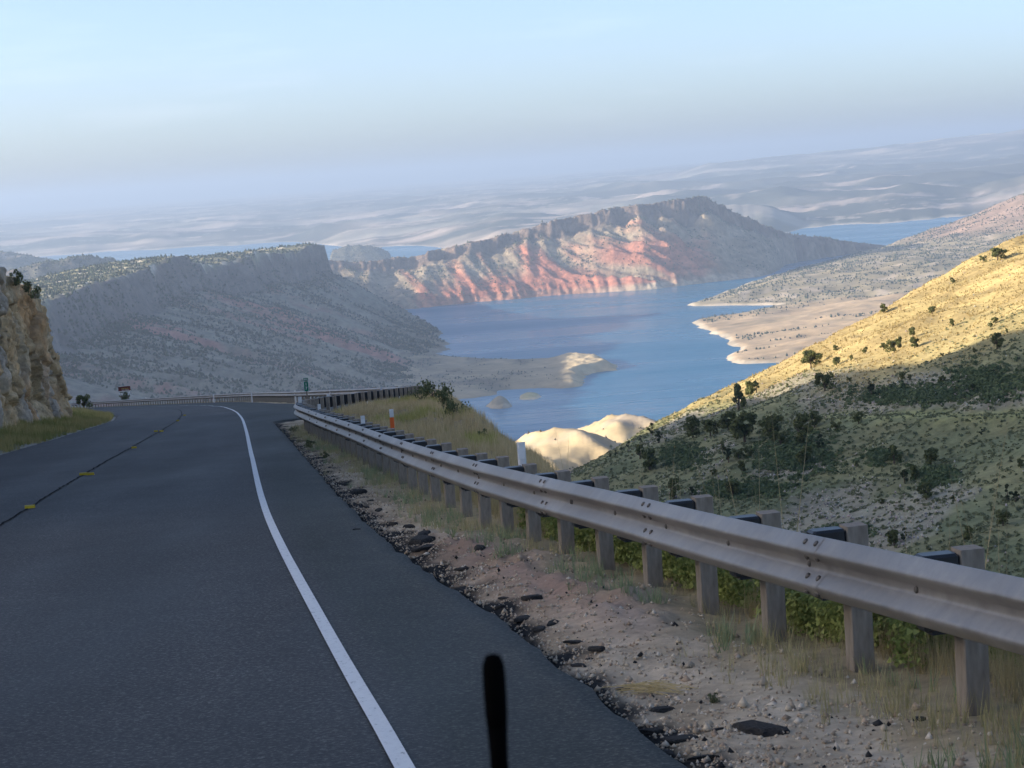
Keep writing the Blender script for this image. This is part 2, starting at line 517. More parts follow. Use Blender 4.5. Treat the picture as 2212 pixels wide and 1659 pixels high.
def mt_c(X, Y, Z):
    yc = np.interp(X, _mx, _myc); ysx = np.interp(X, _mx, _mys)
    dd = yc - Y
    h = Z - LAKE
    q = mt_flow(X, dd)
    gul = ridged(q * 0.0105, dd * 0.0012, 2, 30)
    t = np.clip(dd / np.maximum(yc - ysx, 40), 0, 1)
    red = sstep(0.0, 0.95, 0.8 * fbm(q * 0.016, dd * 0.003, 4, 41) + 0.35 * gul + 1.2 * (t - 0.5))
    red = np.maximum(red, sstep(-230, -60, X) * sstep(330, 150, X) * sstep(75, 38, h + 12 * fbm(X * 0.02, Y * 0.02, 3, 6)) * (dd > 0))
    red = np.maximum(red * sstep(560, 380, X), 0.9 * sstep(0.35, 0.75, gul) * sstep(180, 300, X) * sstep(600, 500, X) * sstep(0.3, 0.5, t) * sstep(1.0, 0.8, t))
    c = mixc((0.44, 0.36, 0.25), (0.64, 0.265, 0.17), red)
    cliff = (sstep(60, 25, dd) * (dd > -6))
    c = c * (1 - cliff[..., None]) + np.array((0.27, 0.20, 0.16)) * cliff[..., None]
    strat = 0.88 + 0.2 * perlin(h * 0.12, X * 0.004, 17)
    c = c * strat[..., None]
    cream = sstep(20, 7, h + 9 * fbm(q * 0.03, Y * 0.03, 3, 3)) * lerp(0.25, 1.0, sstep(120, 400, X)) * sstep(720, 640, X)
    c = c * (1 - cream[..., None]) + np.array((0.64, 0.53, 0.38)) * cream[..., None]
    return c
height_obj('mountain', np.arange(-560, 1230, 3.6), np.concatenate([np.arange(5330, 6120, 5.0), np.arange(6120, 7050, 9)]), mt_z, mt_c, MT['rock_slope'],
           'red and grey mountain with cliff crest across the lake', 'mountain', keep=lambda X, Y, Z: Z > LAKE - 6)
bush_jobs.append(scatter(mt_z, (-540, 1190), (5420, 6800), 80000, lambda x, y, z: (z > LAKE + 12) * (np.interp(x, _crw[:, 0], _crw[:, 1]) - y > -60) * (np.interp(x, _crw[:, 0], _crw[:, 1]) - y < 560) * np.clip(0.22 + 0.8 * fbm(x * 0.012, y * 0.012, 3, 80), 0, 0.6) * (1 - 0.7 * sstep(LAKE + 80, LAKE + 40, z)), (2.0, 4.2), (0.10, 0.11, 0.065), 1))

# ---- cliff-topped mesa on the left
_mc = [(30, 680, 2700), (116, 647, 3000), (198, 615, 3250), (264, 599, 3450), (331, 576, 3680), (380, 553, 3900), (400, 564, 3950), (430, 569, 4020), (479, 576, 4120), (529, 559, 4230), (562, 546, 4310), (600, 548, 4400), (645, 546, 4500), (660, 536, 4535), (678, 527, 4580), (700, 529, 4640)]
_mcw = np.array([W(*q) for q in _mc])
_mcw = np.concatenate([[(-700, 1500, -150), (-660, 2200, -140)], _mcw, [(-393, 4665, -172), (-386, 4720, -196), (-400, 5000, -214), (-470, 5500, -222), (-520, 6000, -235)]])
_mfy = [1500, 2200, 2900, 3208, 3600, 3960, 4059, 4583, 5040, 5400, 6000]
_mfx = [40, -20, -85, -120, -150, -140, -112, -150, -214, -260, -300]
def ms_z(X, Y):
    xc = np.interp(Y, _mcw[:, 1], _mcw[:, 0]) + 16 * fbm(Y * 0.008, Y * 0, 4, 3) * sstep(4620, 4400, Y)
    zc = np.interp(Y, _mcw[:, 1], _mcw[:, 2]) + 4 * fbm(Y * 0.03, Y * 0 + 5, 3, 6)
    xf = np.interp(Y, _mfy, _mfx) + 22 * fbm(Y * 0.006, Y * 0 + 9, 4, 7)
    r = X - xc; R = np.maximum(xf - xc, 60)
    H = zc - LAKE
    cl = np.minimum(0.32 * H, 62)
    cw = lerp(30.0, 14.0, sstep(4350, 4520, Y))
    t = np.clip((r - cw) / (R - cw), 0, 1.5)
    q = Y + 0.35 * r
    gul = ridged(q * 0.0065, r * 0.0012, 4, 50); gul2 = ridged(q * 0.025, r * 0.003, 3, 54)
    sl = np.where(t < 1, (H - cl) * np.abs(1 - np.minimum(t, 1)) ** 1.18, -(t - 1) * 60)
    back = np.interp(Y, [3000, 3800, 3930, 4020, 4150, 4300, 4500, 4640], [3, 1, 1, 12, 16, 6, 4, 1]) * (1 - np.exp(np.minimum(r, 0) / 60)) - 0.0004 * np.minimum(r, 0) ** 2
    back = back * sstep(4690, 4560, Y) + np.minimum(r, 0) * 0.2 * sstep(4560, 4700, Y)
    z = LAKE + np.where(r < 0, H + np.maximum(back, -H * 1.1) + 2.5 * fbm(X * 0.03, Y * 0.03, 4, 59), np.where(r < cw, H - cl * sstep(0, cw, r) ** 0.8, sl))
    amp = np.sin(np.clip(t, 0, 1) * np.pi) ** 0.6 * np.minimum(0.15 * H, 24) * (r > 0)
    z = z + amp * (0.55 * (gul - 0.6) + 0.28 * (gul2 - 0.5))
    led = 9 * sstep(0.5, 0.62, (r - 4) / cw + 0.35 * fbm(Y * 0.012, r * 0, 3, 56)) - 9 * sstep(0.5, 1.0, r / cw)
    z = z + sstep(-3, 4, r) * sstep(cw + 20, cw, r) * (5.0 * fbm(Y * 0.03, X * 0.05, 5, 58, 0.6)) + (r > 0) * (r < cw * 1.5) * led * 0.5
    z = z + 1.6 * fbm(X * 0.05, Y * 0.05, 4, 92) * (H > 20) * (t < 1)
    return z
def ms_c(X, Y, Z):
    xc = np.interp(Y, _mcw[:, 1], _mcw[:, 0]); r = X - xc; h = Z - LAKE
    q = Y + 0.35 * r
    red = sstep(0.1, 0.75, fbm(q * 0.005 + 4, r * 0.002, 4, 62) + 0.3 * fbm(X * 0.03, Y * 0.03, 3, 63))
    c = mixc((0.26, 0.245, 0.19), (0.46, 0.21, 0.165), red * 0.85)
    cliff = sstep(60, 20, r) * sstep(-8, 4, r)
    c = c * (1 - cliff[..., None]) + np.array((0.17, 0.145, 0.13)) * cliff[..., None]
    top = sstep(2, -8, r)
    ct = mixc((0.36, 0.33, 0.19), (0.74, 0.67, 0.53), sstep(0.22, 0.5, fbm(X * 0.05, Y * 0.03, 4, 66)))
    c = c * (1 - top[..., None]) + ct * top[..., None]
    low = sstep(22, 8, h)
    return c * (1 - low[..., None]) + np.array((0.3, 0.26, 0.19)) * low[..., None]
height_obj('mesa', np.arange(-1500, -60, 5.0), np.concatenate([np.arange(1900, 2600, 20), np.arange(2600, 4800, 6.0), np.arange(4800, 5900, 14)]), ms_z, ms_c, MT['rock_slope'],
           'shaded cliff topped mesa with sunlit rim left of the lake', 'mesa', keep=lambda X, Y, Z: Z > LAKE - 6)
def _msr(x, y):
    return x - np.interp(y, _mcw[:, 1], _mcw[:, 0])
bush_jobs.append(scatter(ms_z, (-950, -90), (2600, 4800), 120000, lambda x, y, z: (z > LAKE + 4) * ((_msr(x, y) > 6) * np.clip(0.42 + 0.9 * fbm(x * 0.008, y * 0.008, 3, 83), 0, 1) + (_msr(x, y) < -5) * (_msr(x, y) > -520) * 0.4), (2.0, 4.4), (0.045, 0.058, 0.034), 2))

# ---- distant hills behind the mesa, left
def ridge_obj(name, pts, width, mat, c1, c2, label, seed, step=7.0, nb=0, back=None):
    p = np.array([W(*q) for q in pts])
    x0, x1 = p[0, 0] - width, p[-1, 0] + width
    ym = p[:, 1].mean()
    def zf(X, Y):
        yc = np.interp(X, p[:, 0], p[:, 1]); zc = np.interp(X, p[:, 0], p[:, 2], left=LAKE - 40, right=LAKE - 40) + 6 * fbm(X * 0.015, X * 0, 4, seed)
        d = (Y - yc + 30 * fbm(X * 0.006, Y * 0.004, 3, seed + 1)) / width
        H = zc - LAKE
        return LAKE + H * np.where(np.abs(d) < 1, np.cos(np.clip(d, -1, 1) * np.pi / 2) ** 1.1, -(np.abs(d) - 1) * 0.3) + np.minimum(H, 30) * 0.13 * ridged(X * 0.012, Y * 0.006, 4, seed + 3)
    def cf(X, Y, Z):
        return mixc(c1, c2, sstep(0.0, 0.6, fbm(X * 0.01, Y * 0.008, 4, seed + 6)))
    height_obj(name, np.arange(x0, x1, step), np.arange(p[:, 1].min() - width * 1.1, p[:, 1].max() + width * 1.1, step * 1.6), zf, cf, mat, label, 'hill', keep=lambda X, Y, Z: Z > LAKE - 8)
    if nb:
        bush_jobs.append(scatter(zf, (x0, x1), (ym - width, ym + width), nb, lambda x, y, z: (z > LAKE + 8) * 0.8, (2.4, 4.6), (0.06, 0.075, 0.05), seed))
ridge_obj('hill', [(-60, 600, 5200), (20, 588, 5200), (90, 573, 5250), (150, 561, 5300), (200, 557, 5350), (235, 562, 5380), (270, 575, 5400), (300, 588, 5400), (330, 620, 5400)], 330, MT['rock_slope'], (0.2, 0.19, 0.15), (0.3, 0.24, 0.18), 'dark wooded hill behind the near end of the mesa', 101, nb=9000)
ridge_obj('hill', [(-120, 556, 7200), (-20, 549, 7200), (20, 548, 7250), (60, 555, 7250), (100, 562, 7300), (140, 575, 7300), (170, 590, 7300)], 450, MT['rock_slope'], (0.22, 0.21, 0.17), (0.5, 0.42, 0.34), 'hazy blue hill at the far left edge beyond the mesa', 111, step=9, nb=5000)
ridge_obj('headland', [(715, 545, 8300), (735, 536, 8300), (780, 533, 8300), (820, 538, 8300), (840, 547, 8300)], 300, MT['rock_slope'], (0.15, 0.15, 0.12), (0.2, 0.18, 0.14), 'low dark headland in the far water behind the cliff tip', 121, step=9, nb=3000)

# ---- polygon land (spits, islands, right shore)
def poly_sd(P, X, Y):
    """signed distance, positive inside"""
    sh = X.shape; x = X.ravel(); y = Y.ravel()
    d2 = np.full(x.shape, 1e18); ins = np.zeros(x.shape, bool)
    n_ = len(P)
    for i in range(n_):
        ax, ay = P[i]; bx, by = P[(i + 1) % n_]
        ex, ey = bx - ax, by - ay
        t = np.clip(((x - ax) * ex + (y - ay) * ey) / (ex * ex + ey * ey), 0, 1)
        d2 = np.minimum(d2, (x - ax - t * ex) ** 2 + (y - ay - t * ey) ** 2)
        c = (ay > y) != (by > y)
        with np.errstate(divide='ignore', invalid='ignore'):
            xi = (bx - ax) * (y - ay) / (by - ay + 1e-12) + ax
        ins ^= c & (x < xi)
    d = np.sqrt(d2)
    return np.where(ins, d, -d).reshape(sh)

_rs_px = [(1911, 536), (1858, 550), (1800, 562), (1736, 577), (1664, 598), (1610, 615), (1561, 634), (1520, 648), (1489, 658), (1497, 662), (1560, 660), (1694, 659), (1600, 679), (1540, 687), (1497, 694), (1515, 708), (1539, 721), (1569, 729), (1575, 742), (1603, 755), (1569, 772), (1580, 782), (1600, 786), (1672, 784)]
_rs = [tuple(G(*q)[:2]) for q in _rs_px] + [(560, 3200), (1900, 2900), (2300, 7600), (1330, 7300)]
def rs_z(X, Y):
    d = poly_sd(_rs, X, Y) + 9 * fbm(X * 0.02, Y * 0.02, 3, 2)
    z = LAKE + np.where(d > 0, np.minimum(d * 0.35, 4) + 0.045 * d, d * 0.2)
    w = sstep(10, 150, d)
    z = z + w * (5 * fbm(X * 0.006, Y * 0.006, 5, 14) + 5 * ridged(X * 0.003, Y * 0.006, 3, 19))
    hc = W(2290, 415, 6500)
    z = z + w * 118 * np.exp(-(((X - hc[0]) / 300) ** 2 + ((Y - hc[1]) / 520) ** 2))
    z = z + w * 16 * np.exp(-(((X - 800) / 260) ** 2 + ((Y - 5150) / 240) ** 2))
    # cliffy step in the middle of the slope
    z = z + w * 10 * sstep(0, 26, Y - (4650 + 0.12 * (X - 900) + 60 * fbm(X * 0.006, Y * 0, 3, 27))) * sstep(750, 1000, X)
    return z
def rs_c(X, Y, Z):
    d = poly_sd(_rs, X, Y)
    bench = sstep(4650, 4350, Y + 0.1 * (X - 400) + 120 * fbm(X * 0.004, Y * 0.004, 3, 71))
    c = mixc((0.40, 0.335, 0.21), (0.62, 0.46, 0.28), bench)
    pale = sstep(0.2, 0.5, fbm(X * 0.02, Y * 0.012, 4, 73)) * (1 - bench) * 0.8
    c = c * (1 - pale[..., None]) + np.array((0.58, 0.48, 0.36)) * pale[..., None]
    hc = W(2290, 415, 6500)
    redl = sstep(0.15, 0.6, np.exp(-(((X - hc[0] + 120) / 330) ** 2 + ((Y - hc[1]) / 520) ** 2)))
    c = c * (1 - redl[..., None]) + np.array((0.42, 0.29, 0.21)) * redl[..., None]
    dark = sstep(0.1, 0.5, fbm(X * 0.003 + 5, Y * 0.008, 4, 78)) * 0.3
    c = c * (1 - dark[..., None]) + np.array((0.16, 0.16, 0.11)) * dark[..., None]
    beach = sstep(12, 4, d)
    return c * (1 - beach[..., None]) + np.array((0.68, 0.58, 0.43)) * beach[..., None]
height_obj('shore_slope', np.arange(330, 1780, 6.0), np.arange(3150, 7350, 9.0), rs_z, rs_c, MT['shore'], 'gentle scrub covered shore right of the lake', 'shore', keep=lambda X, Y, Z: Z > LAKE - 4)
def rs_d(x, y, z):
    d = poly_sd(_rs, x, y)
    bench = sstep(4650, 4350, y + 0.1 * (x - 400) + 120 * fbm(x * 0.004, y * 0.004, 3, 71))
    band = 0.7 * sstep(0.25, 0.5, fbm(x * 0.002, (y + 0.2 * x) * 0.009, 4, 79))
    return (d > 14) * (np.clip(0.42 + 0.7 * fbm(x * 0.009, y * 0.009, 3, 85), 0, 1) * (1 - bench) + band * bench)
bush_jobs.append(scatter(rs_z, (340, 1760), (3300, 7200), 70000, rs_d, (1.9, 4.0), (0.07, 0.085, 0.055), 3))

_sp = [(960, 865), (1020, 860), (1074, 852), (1081, 843), (1144, 839), (1213, 839), (1258, 834), (1262, 812), (1293, 804), (1333, 800), (1330, 790), (1307, 780), (1248, 776), (1144, 778), (1040, 776), (967, 769)]
_spw = [tuple(G(*q)[:2]) for q in _sp] + [(-420, 4000), (-420, 3000), (-110, 3050)]
def sp_z(X, Y):
    d = poly_sd(_spw, X, Y) + 5 * fbm(X * 0.03, Y * 0.03, 3, 4)
    tip = sstep(60, 110, X)
    z = LAKE + np.where(d > 0, np.minimum(d * lerp(0.16, 0.6, tip), lerp(7, 13, tip)), d * 0.25)
    z = z + sstep(4, 40, d) * (1.8 * fbm(X * 0.02, Y * 0.02, 4, 8)) + tip * sstep(0, 15, d) * (1.4 * ridged(X * 0.045, Y * 0.03, 4, 18) + 1.0 * fbm(X * 0.08, Y * 0.06, 4, 28))
    return z + 6 * sstep(-60, -300, X) * sstep(5, 40, d)
def sp_c(X, Y, Z):
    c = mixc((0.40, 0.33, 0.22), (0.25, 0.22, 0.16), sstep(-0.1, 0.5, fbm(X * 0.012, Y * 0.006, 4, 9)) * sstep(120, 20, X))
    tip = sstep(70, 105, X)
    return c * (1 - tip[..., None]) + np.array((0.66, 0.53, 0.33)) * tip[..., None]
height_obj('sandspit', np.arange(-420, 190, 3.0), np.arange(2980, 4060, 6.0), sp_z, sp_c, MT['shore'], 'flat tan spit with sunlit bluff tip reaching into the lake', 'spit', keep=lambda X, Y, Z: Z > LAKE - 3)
bush_jobs.append(scatter(sp_z, (-400, 120), (3050, 4020), 5000, lambda x, y, z: (z > LAKE + 2) * sstep(90, 20, x) * np.clip(sstep(3700, 3350, y) * 0.7 + 1.2 * fbm(x * 0.012, y * 0.006, 3, 9) + 0.9 * (y > 3880), 0, 1), (1.0, 2.3), (0.06, 0.075, 0.05), 4))

def island(cx, cy, rx, ry, h, c1, c2, label, seed):
    def zf(X, Y):
        d = np.sqrt(((X - cx) / rx) ** 2 + ((Y - cy) / ry) ** 2) * (1 + 0.18 * fbm(X * 0.03, Y * 0.02, 3, seed))
        return LAKE + h * np.where(d < 1, (1 - d ** 1.6), -(d - 1)) + 0.5 * fbm(X * 0.1, Y * 0.1, 3, seed + 3) * (d < 0.9)
    height_obj('island', np.arange(cx - rx * 1.4, cx + rx * 1.4, rx / 28), np.arange(cy - ry * 1.4, cy + ry * 1.4, ry / 28), zf,
               lambda X, Y, Z: mixc(c1, c2, sstep(0.2, 0.45, (Z - LAKE) / h + 0.25 * fbm(X * 0.06, Y * 0.05, 3, seed))), MT['shore'], label, 'island', keep=lambda X, Y, Z: Z > LAKE - 2)
g = G(1081, 880); island(g[0], g[1] + 22, 17.5, 40, 14, (0.5, 0.42, 0.3), (0.34, 0.29, 0.2), 'rounded grey islet standing in the near lake', 201)
g = G(1145, 858); island(g[0], g[1] + 10, 16, 46, 5.5, (0.6, 0.5, 0.33), (0.5, 0.45, 0.25), 'flat sunlit islet with pale rim off the spit', 211)
g = G(1073, 833); island(g[0], g[1] + 6, 4, 12, 1.6, (0.3, 0.26, 0.2), (0.2, 0.2, 0.13), 'tiny dark rock islet close to the spit shore', 221)

# ---- pale badland hills below the right hillside
def bl_z(X, Y):
    p = np.array([W(1110, 990, 1000), W(1180, 955, 1040), W(1240, 918, 1080), W(1290, 899, 1120), (1, 1, 1), ])[:4]
    a = W(1320, 900, 1150)
    z = a[2] - 0.30 * np.sqrt(((X - a[0]) * 1.25) ** 2 + ((Y - a[1]) * 0.75) ** 2 + 25) + 2
    b2 = W(1215, 932, 1000)
    z = np.maximum(z, b2[2] - 0.34 * np.sqrt(((X - b2[0]) * 1.15) ** 2 + ((Y - b2[1]) * 0.7) ** 2 + 30) + 2)
    c2 = W(1420, 890, 1200)
    z = np.maximum(z, c2[2] - 0.33 * np.sqrt(((X - c2[0]) * 1.0) ** 2 + ((Y - c2[1]) * 0.8) ** 2 + 100))
    z = z - 6.0 + 6.5 * ridged((X + 0.45 * Y) * 0.017, (Y - 0.3 * X) * 0.005, 2, 24) + 0.5 * ridged((X - 0.2 * Y) * 0.07, Y * 0.025, 2, 25) + 0.9 * fbm(X * 0.06, Y * 0.06, 5, 26, 0.6)
    return np.maximum(z, -330 + 0 * X - 2)
def bl_c(X, Y, Z):
    c = mixc((0.60, 0.48, 0.29), (0.52, 0.44, 0.33), sstep(-0.2, 0.5, fbm(X * 0.02, Y * 0.02, 4, 28)))
    sage = sstep(0.25, 0.55, fbm(X * 0.03 + 7, Y * 0.02, 4, 29)) * 0.5
    return c * (1 - sage[..., None]) + np.array((0.27, 0.25, 0.2)) * sage[..., None]
height_obj('badland_hills', np.arange(-180, 330, 2.2), np.arange(760, 1650, 3.5), bl_z, bl_c, MT['soft_hill'], 'pale sunlit badland hills above the near lake shore', 'hill', keep=lambda X, Y, Z: Z > LAKE - 1)
bush_jobs.append(scatter(bl_z, (-60, 90), (820, 1150), 900, lambda x, y, z: np.clip(0.1 + 1.0 * sstep(1000, 850, y) * sstep(30, -10, x), 0, 1), (0.6, 1.3), (0.13, 0.13, 0.1), 5))

# ---- right hillside across the gully
def bench_level(Y):
    return -49.3 + 0.097 * (401 - Y)
def hs_z(X, Y):
    z = -54.7 + 0.3187 * X - 0.0365 * Y
    crest = 500 + 0.85 * np.clip(X - 32, -20, 200) + 10 * fbm(X * 0.012, X * 0, 3, 1)
    over = np.maximum(Y - crest, 0)
    z = z - 0.0035 * np.minimum(over, 90) ** 2 - 0.62 * np.maximum(over - 90, 0)
    z = z + 1.7 * fbm(X * 0.02, Y * 0.012, 4, 11) + 0.45 * fbm(X * 0.12, Y * 0.1, 4, 13) + 1.4 * ridged((X + 0.25 * Y) * 0.004 + 2, (Y - 0.6 * X) * 0.02, 2, 16)
    # old road bench cut into the slope
    zb = bench_level(Y)
    dz = z - zb
    k_ = sstep(48, 62, X) * sstep(430, 410, Y) * sstep(300, 320, Y)
    return np.where(np.abs(dz) < 1.6, lerp(z, zb + np.sign(dz) * 1.6 * (np.abs(dz) / 1.6) ** 2.4, k_), z)
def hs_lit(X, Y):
    """1 on the sunlit dry grass, 0 on the darker shaded sage; follows the shadow edge"""
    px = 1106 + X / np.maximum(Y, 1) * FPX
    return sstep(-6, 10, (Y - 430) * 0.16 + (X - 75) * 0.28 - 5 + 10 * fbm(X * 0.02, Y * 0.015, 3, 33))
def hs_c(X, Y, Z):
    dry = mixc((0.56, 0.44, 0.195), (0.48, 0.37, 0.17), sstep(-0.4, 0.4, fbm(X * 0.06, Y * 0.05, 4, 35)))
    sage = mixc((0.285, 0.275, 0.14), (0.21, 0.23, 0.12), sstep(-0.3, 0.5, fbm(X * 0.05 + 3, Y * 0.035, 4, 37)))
    c = sage + (dry - sage) * hs_lit(X, Y)[..., None]  # sunlit and shaded tones put into the grass and sage colours
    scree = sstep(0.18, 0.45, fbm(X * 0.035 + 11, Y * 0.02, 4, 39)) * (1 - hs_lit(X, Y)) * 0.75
    ben = sstep(48, 62, X) * sstep(430, 410, Y) * sstep(300, 320, Y)
    rel = Z - bench_level(Y)
    scree = np.maximum(scree, 0.7 * ben * sstep(0.5, 1.2, rel) * sstep(5.0, 3.0, rel + 1.5 * fbm(X * 0.1, Y * 0.06, 3, 36)))
    grn = (0.7 * ben * sstep(-0.7, -0.3, rel) * sstep(0.5, 0.2, rel))[..., None]
    c = c * (1 - grn) + np.array((0.42, 0.41, 0.17)) * grn
    return c * (1 - scree[..., None]) + np.array((0.42, 0.375, 0.29)) * scree[..., None]
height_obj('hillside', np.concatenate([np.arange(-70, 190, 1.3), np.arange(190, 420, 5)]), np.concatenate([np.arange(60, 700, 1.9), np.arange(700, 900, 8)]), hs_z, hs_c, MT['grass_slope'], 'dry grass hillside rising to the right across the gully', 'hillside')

# ---- hill on the left of the road (it shades the road and the gully)
def aw(X, Y):
    return X * 0.9945 + Y * 0.105, -0.105 * X + 0.9945 * Y
def lh_z(X, Y):
    a, w = aw(X, Y)
    z0 = np.minimum(51.6 - 0.40 * (w - 406), 56) + 3.0 * fbm(w * 0.03, w * 0, 3, 5) + 1.6 * fbm(w * 0.14, w * 0, 3, 6)
    da = a + 185
    flank = np.where(da > 0, lerp(0.42, 0.75, sstep(150, 300, w)) * (np.sqrt(da * da + 100) - 10), 0.0)
    z0 = np.where(da < 0, np.minimum(z0 - 4 * sstep(0, -20, da) - 0.22 * da, 145.0), z0)  # unseen higher ground behind the ridge, added so the haze can reach higher
    z = np.maximum(z0, -330) - flank + 1.5 * fbm(X * 0.03, Y * 0.03, 4, 9)
    # keep below the road bench and behind the rock cut
    xe = edge_line(np.clip(Y, -10, 330)) - 9.4 * np.sqrt(1 + 0.0)
    foot = np.interp(Y, [-300, 60, 112, 118, 126, 140, 200, 260, 330], [0, 0, 0, -3.5, -8, -10, -16, -30, -40]) + xe - 1.6
    lim = zr(np.clip(Y, -200, 330)) + 1.5 + 2.0 * np.maximum(foot - X, 0) ** 0.9
    return np.where(Y < 340, np.minimum(z, np.where(X > foot, -400.0, lim)), z)
_lx = np.concatenate([np.arange(-700, -60, 6.0), np.arange(-60, 6, 1.0)])
def lh_c(X, Y, Z):
    return mixc((0.36, 0.30, 0.18), (0.28, 0.26, 0.17), sstep(-0.3, 0.4, fbm(X * 0.05, Y * 0.05, 4, 19)))
height_obj('hill', _lx, np.concatenate([np.arange(-300, 40, 10.0), np.arange(40, 150, 1.5), np.arange(150, 900, 6.0)]), lh_z, lh_c, MT['grass_slope'], 'brown hill rising above the rock cut left of the road', 'hill',
           keep=lambda X, Y, Z: (Z > -320))

# ---- ground bank right of the road
def build_verge():
    yy = np.concatenate([np.arange(-10, 60, 0.22), np.arange(60, 125, 0.4), np.arange(125, 330, 1.5)])
    off = np.concatenate([np.arange(-1.6, 5.2, 0.085), np.arange(5.2, 12, 0.4), np.arange(12, 60, 2.5)])
    Y = np.repeat(yy[:, None], len(off), 1)
    X = asphalt_right(Y) + off[None, :]
    Z = bank_z(X, Y)
    d = X - asphalt_right(Y)
    Z = Z - 0.075 * sstep(-0.1, 0.05, d) * sstep(3.0, 0.4, d) - 0.14 * sstep(0.12, -0.02, d)
    Z = Z + sstep(0.02, 0.4, d) * (0.05 * fbm(X * 0.9, Y * 0.7, 4, 6) + 0.02 * fbm(X * 5, Y * 4, 3, 7))
    rx = rail_x(Y)
    knoll = sstep(0.3, 1.6, X - rx) * sstep(30, 55, Y) * sstep(125, 100, Y)
    Z = Z + knoll * (0.22 + 0.25 * fbm(X * 0.5, Y * 0.2, 3, 17))
    # heap of reddish crumbled soil at the foot of the posts
    heap = np.exp(-((X - (rx - 0.25)) / 0.55) ** 2) * sstep(13, 17, Y) * sstep(26, 21, Y)
    Z = Z + heap * (0.12 + 0.10 * fbm(X * 3, Y * 2.5, 3, 27))
    gravel = mixc((0.44, 0.345, 0.23), (0.58, 0.47, 0.335), sstep(-0.3, 0.4, fbm(X * 1.2, Y * 0.4, 4, 8)))
    track = np.exp(-((d - 1.0) / 0.3) ** 2)[..., None] * 0.6 * sstep(30, 14, Y)[..., None]
    gravel = gravel * (1 - track) + np.array((0.70, 0.60, 0.46)) * track
    c = gravel
    h3 = np.clip(heap, 0, 1)[..., None] * 0.8
    c = c * (1 - h3) + np.array((0.36, 0.22, 0.165)) * h3
    soil = sstep(-0.5, 0.3, X - rx + 0.3 * fbm(X * 2, Y * 1, 3, 9))[..., None]
    c = c * (1 - soil) + np.array((0.36, 0.285, 0.17)) * soil
    blackedge = (sstep(0.34, 0.12, d + 0.3 * fbm(X * 2.2, Y * 1.5, 3, 4) - 0.12 * sstep(14, 24, Y)) * (Y < 84))[..., None]
    c = c * (1 - blackedge) + np.array((0.02, 0.02, 0.02)) * blackedge
    me = fast_mesh('verge', np.stack([X, Y, Z], -1).reshape(-1, 3), grid_faces(len(yy), len(off)), c.reshape(-1, 3), True)
    structure(link('gravel_verge', me, MT['verge']), 'gravel verge and bank right of the road', 'verge')
build_verge()
def verge_z(X, Y):
    d = X - asphalt_right(Y)
    Z = bank_z(X, Y) - 0.075 * sstep(-0.1, 0.05, d) * sstep(3.0, 0.4, d)
    Z = Z + sstep(0.02, 0.4, d) * (0.05 * fbm(X * 0.9, Y * 0.7, 4, 6) + 0.02 * fbm(X * 5, Y * 4, 3, 7))
    rx = rail_x(Y)
    knoll = sstep(0.3, 1.6, X - rx) * sstep(30, 55, Y) * sstep(125, 100, Y)
    Z = Z + knoll * (0.22 + 0.25 * fbm(X * 0.5, Y * 0.2, 3, 17))
    heap = np.exp(-((X - (rx - 0.25)) / 0.55) ** 2) * sstep(13, 17, Y) * sstep(26, 21, Y)
    return Z + heap * (0.12 + 0.10 * fbm(X * 3, Y * 2.5, 3, 27))

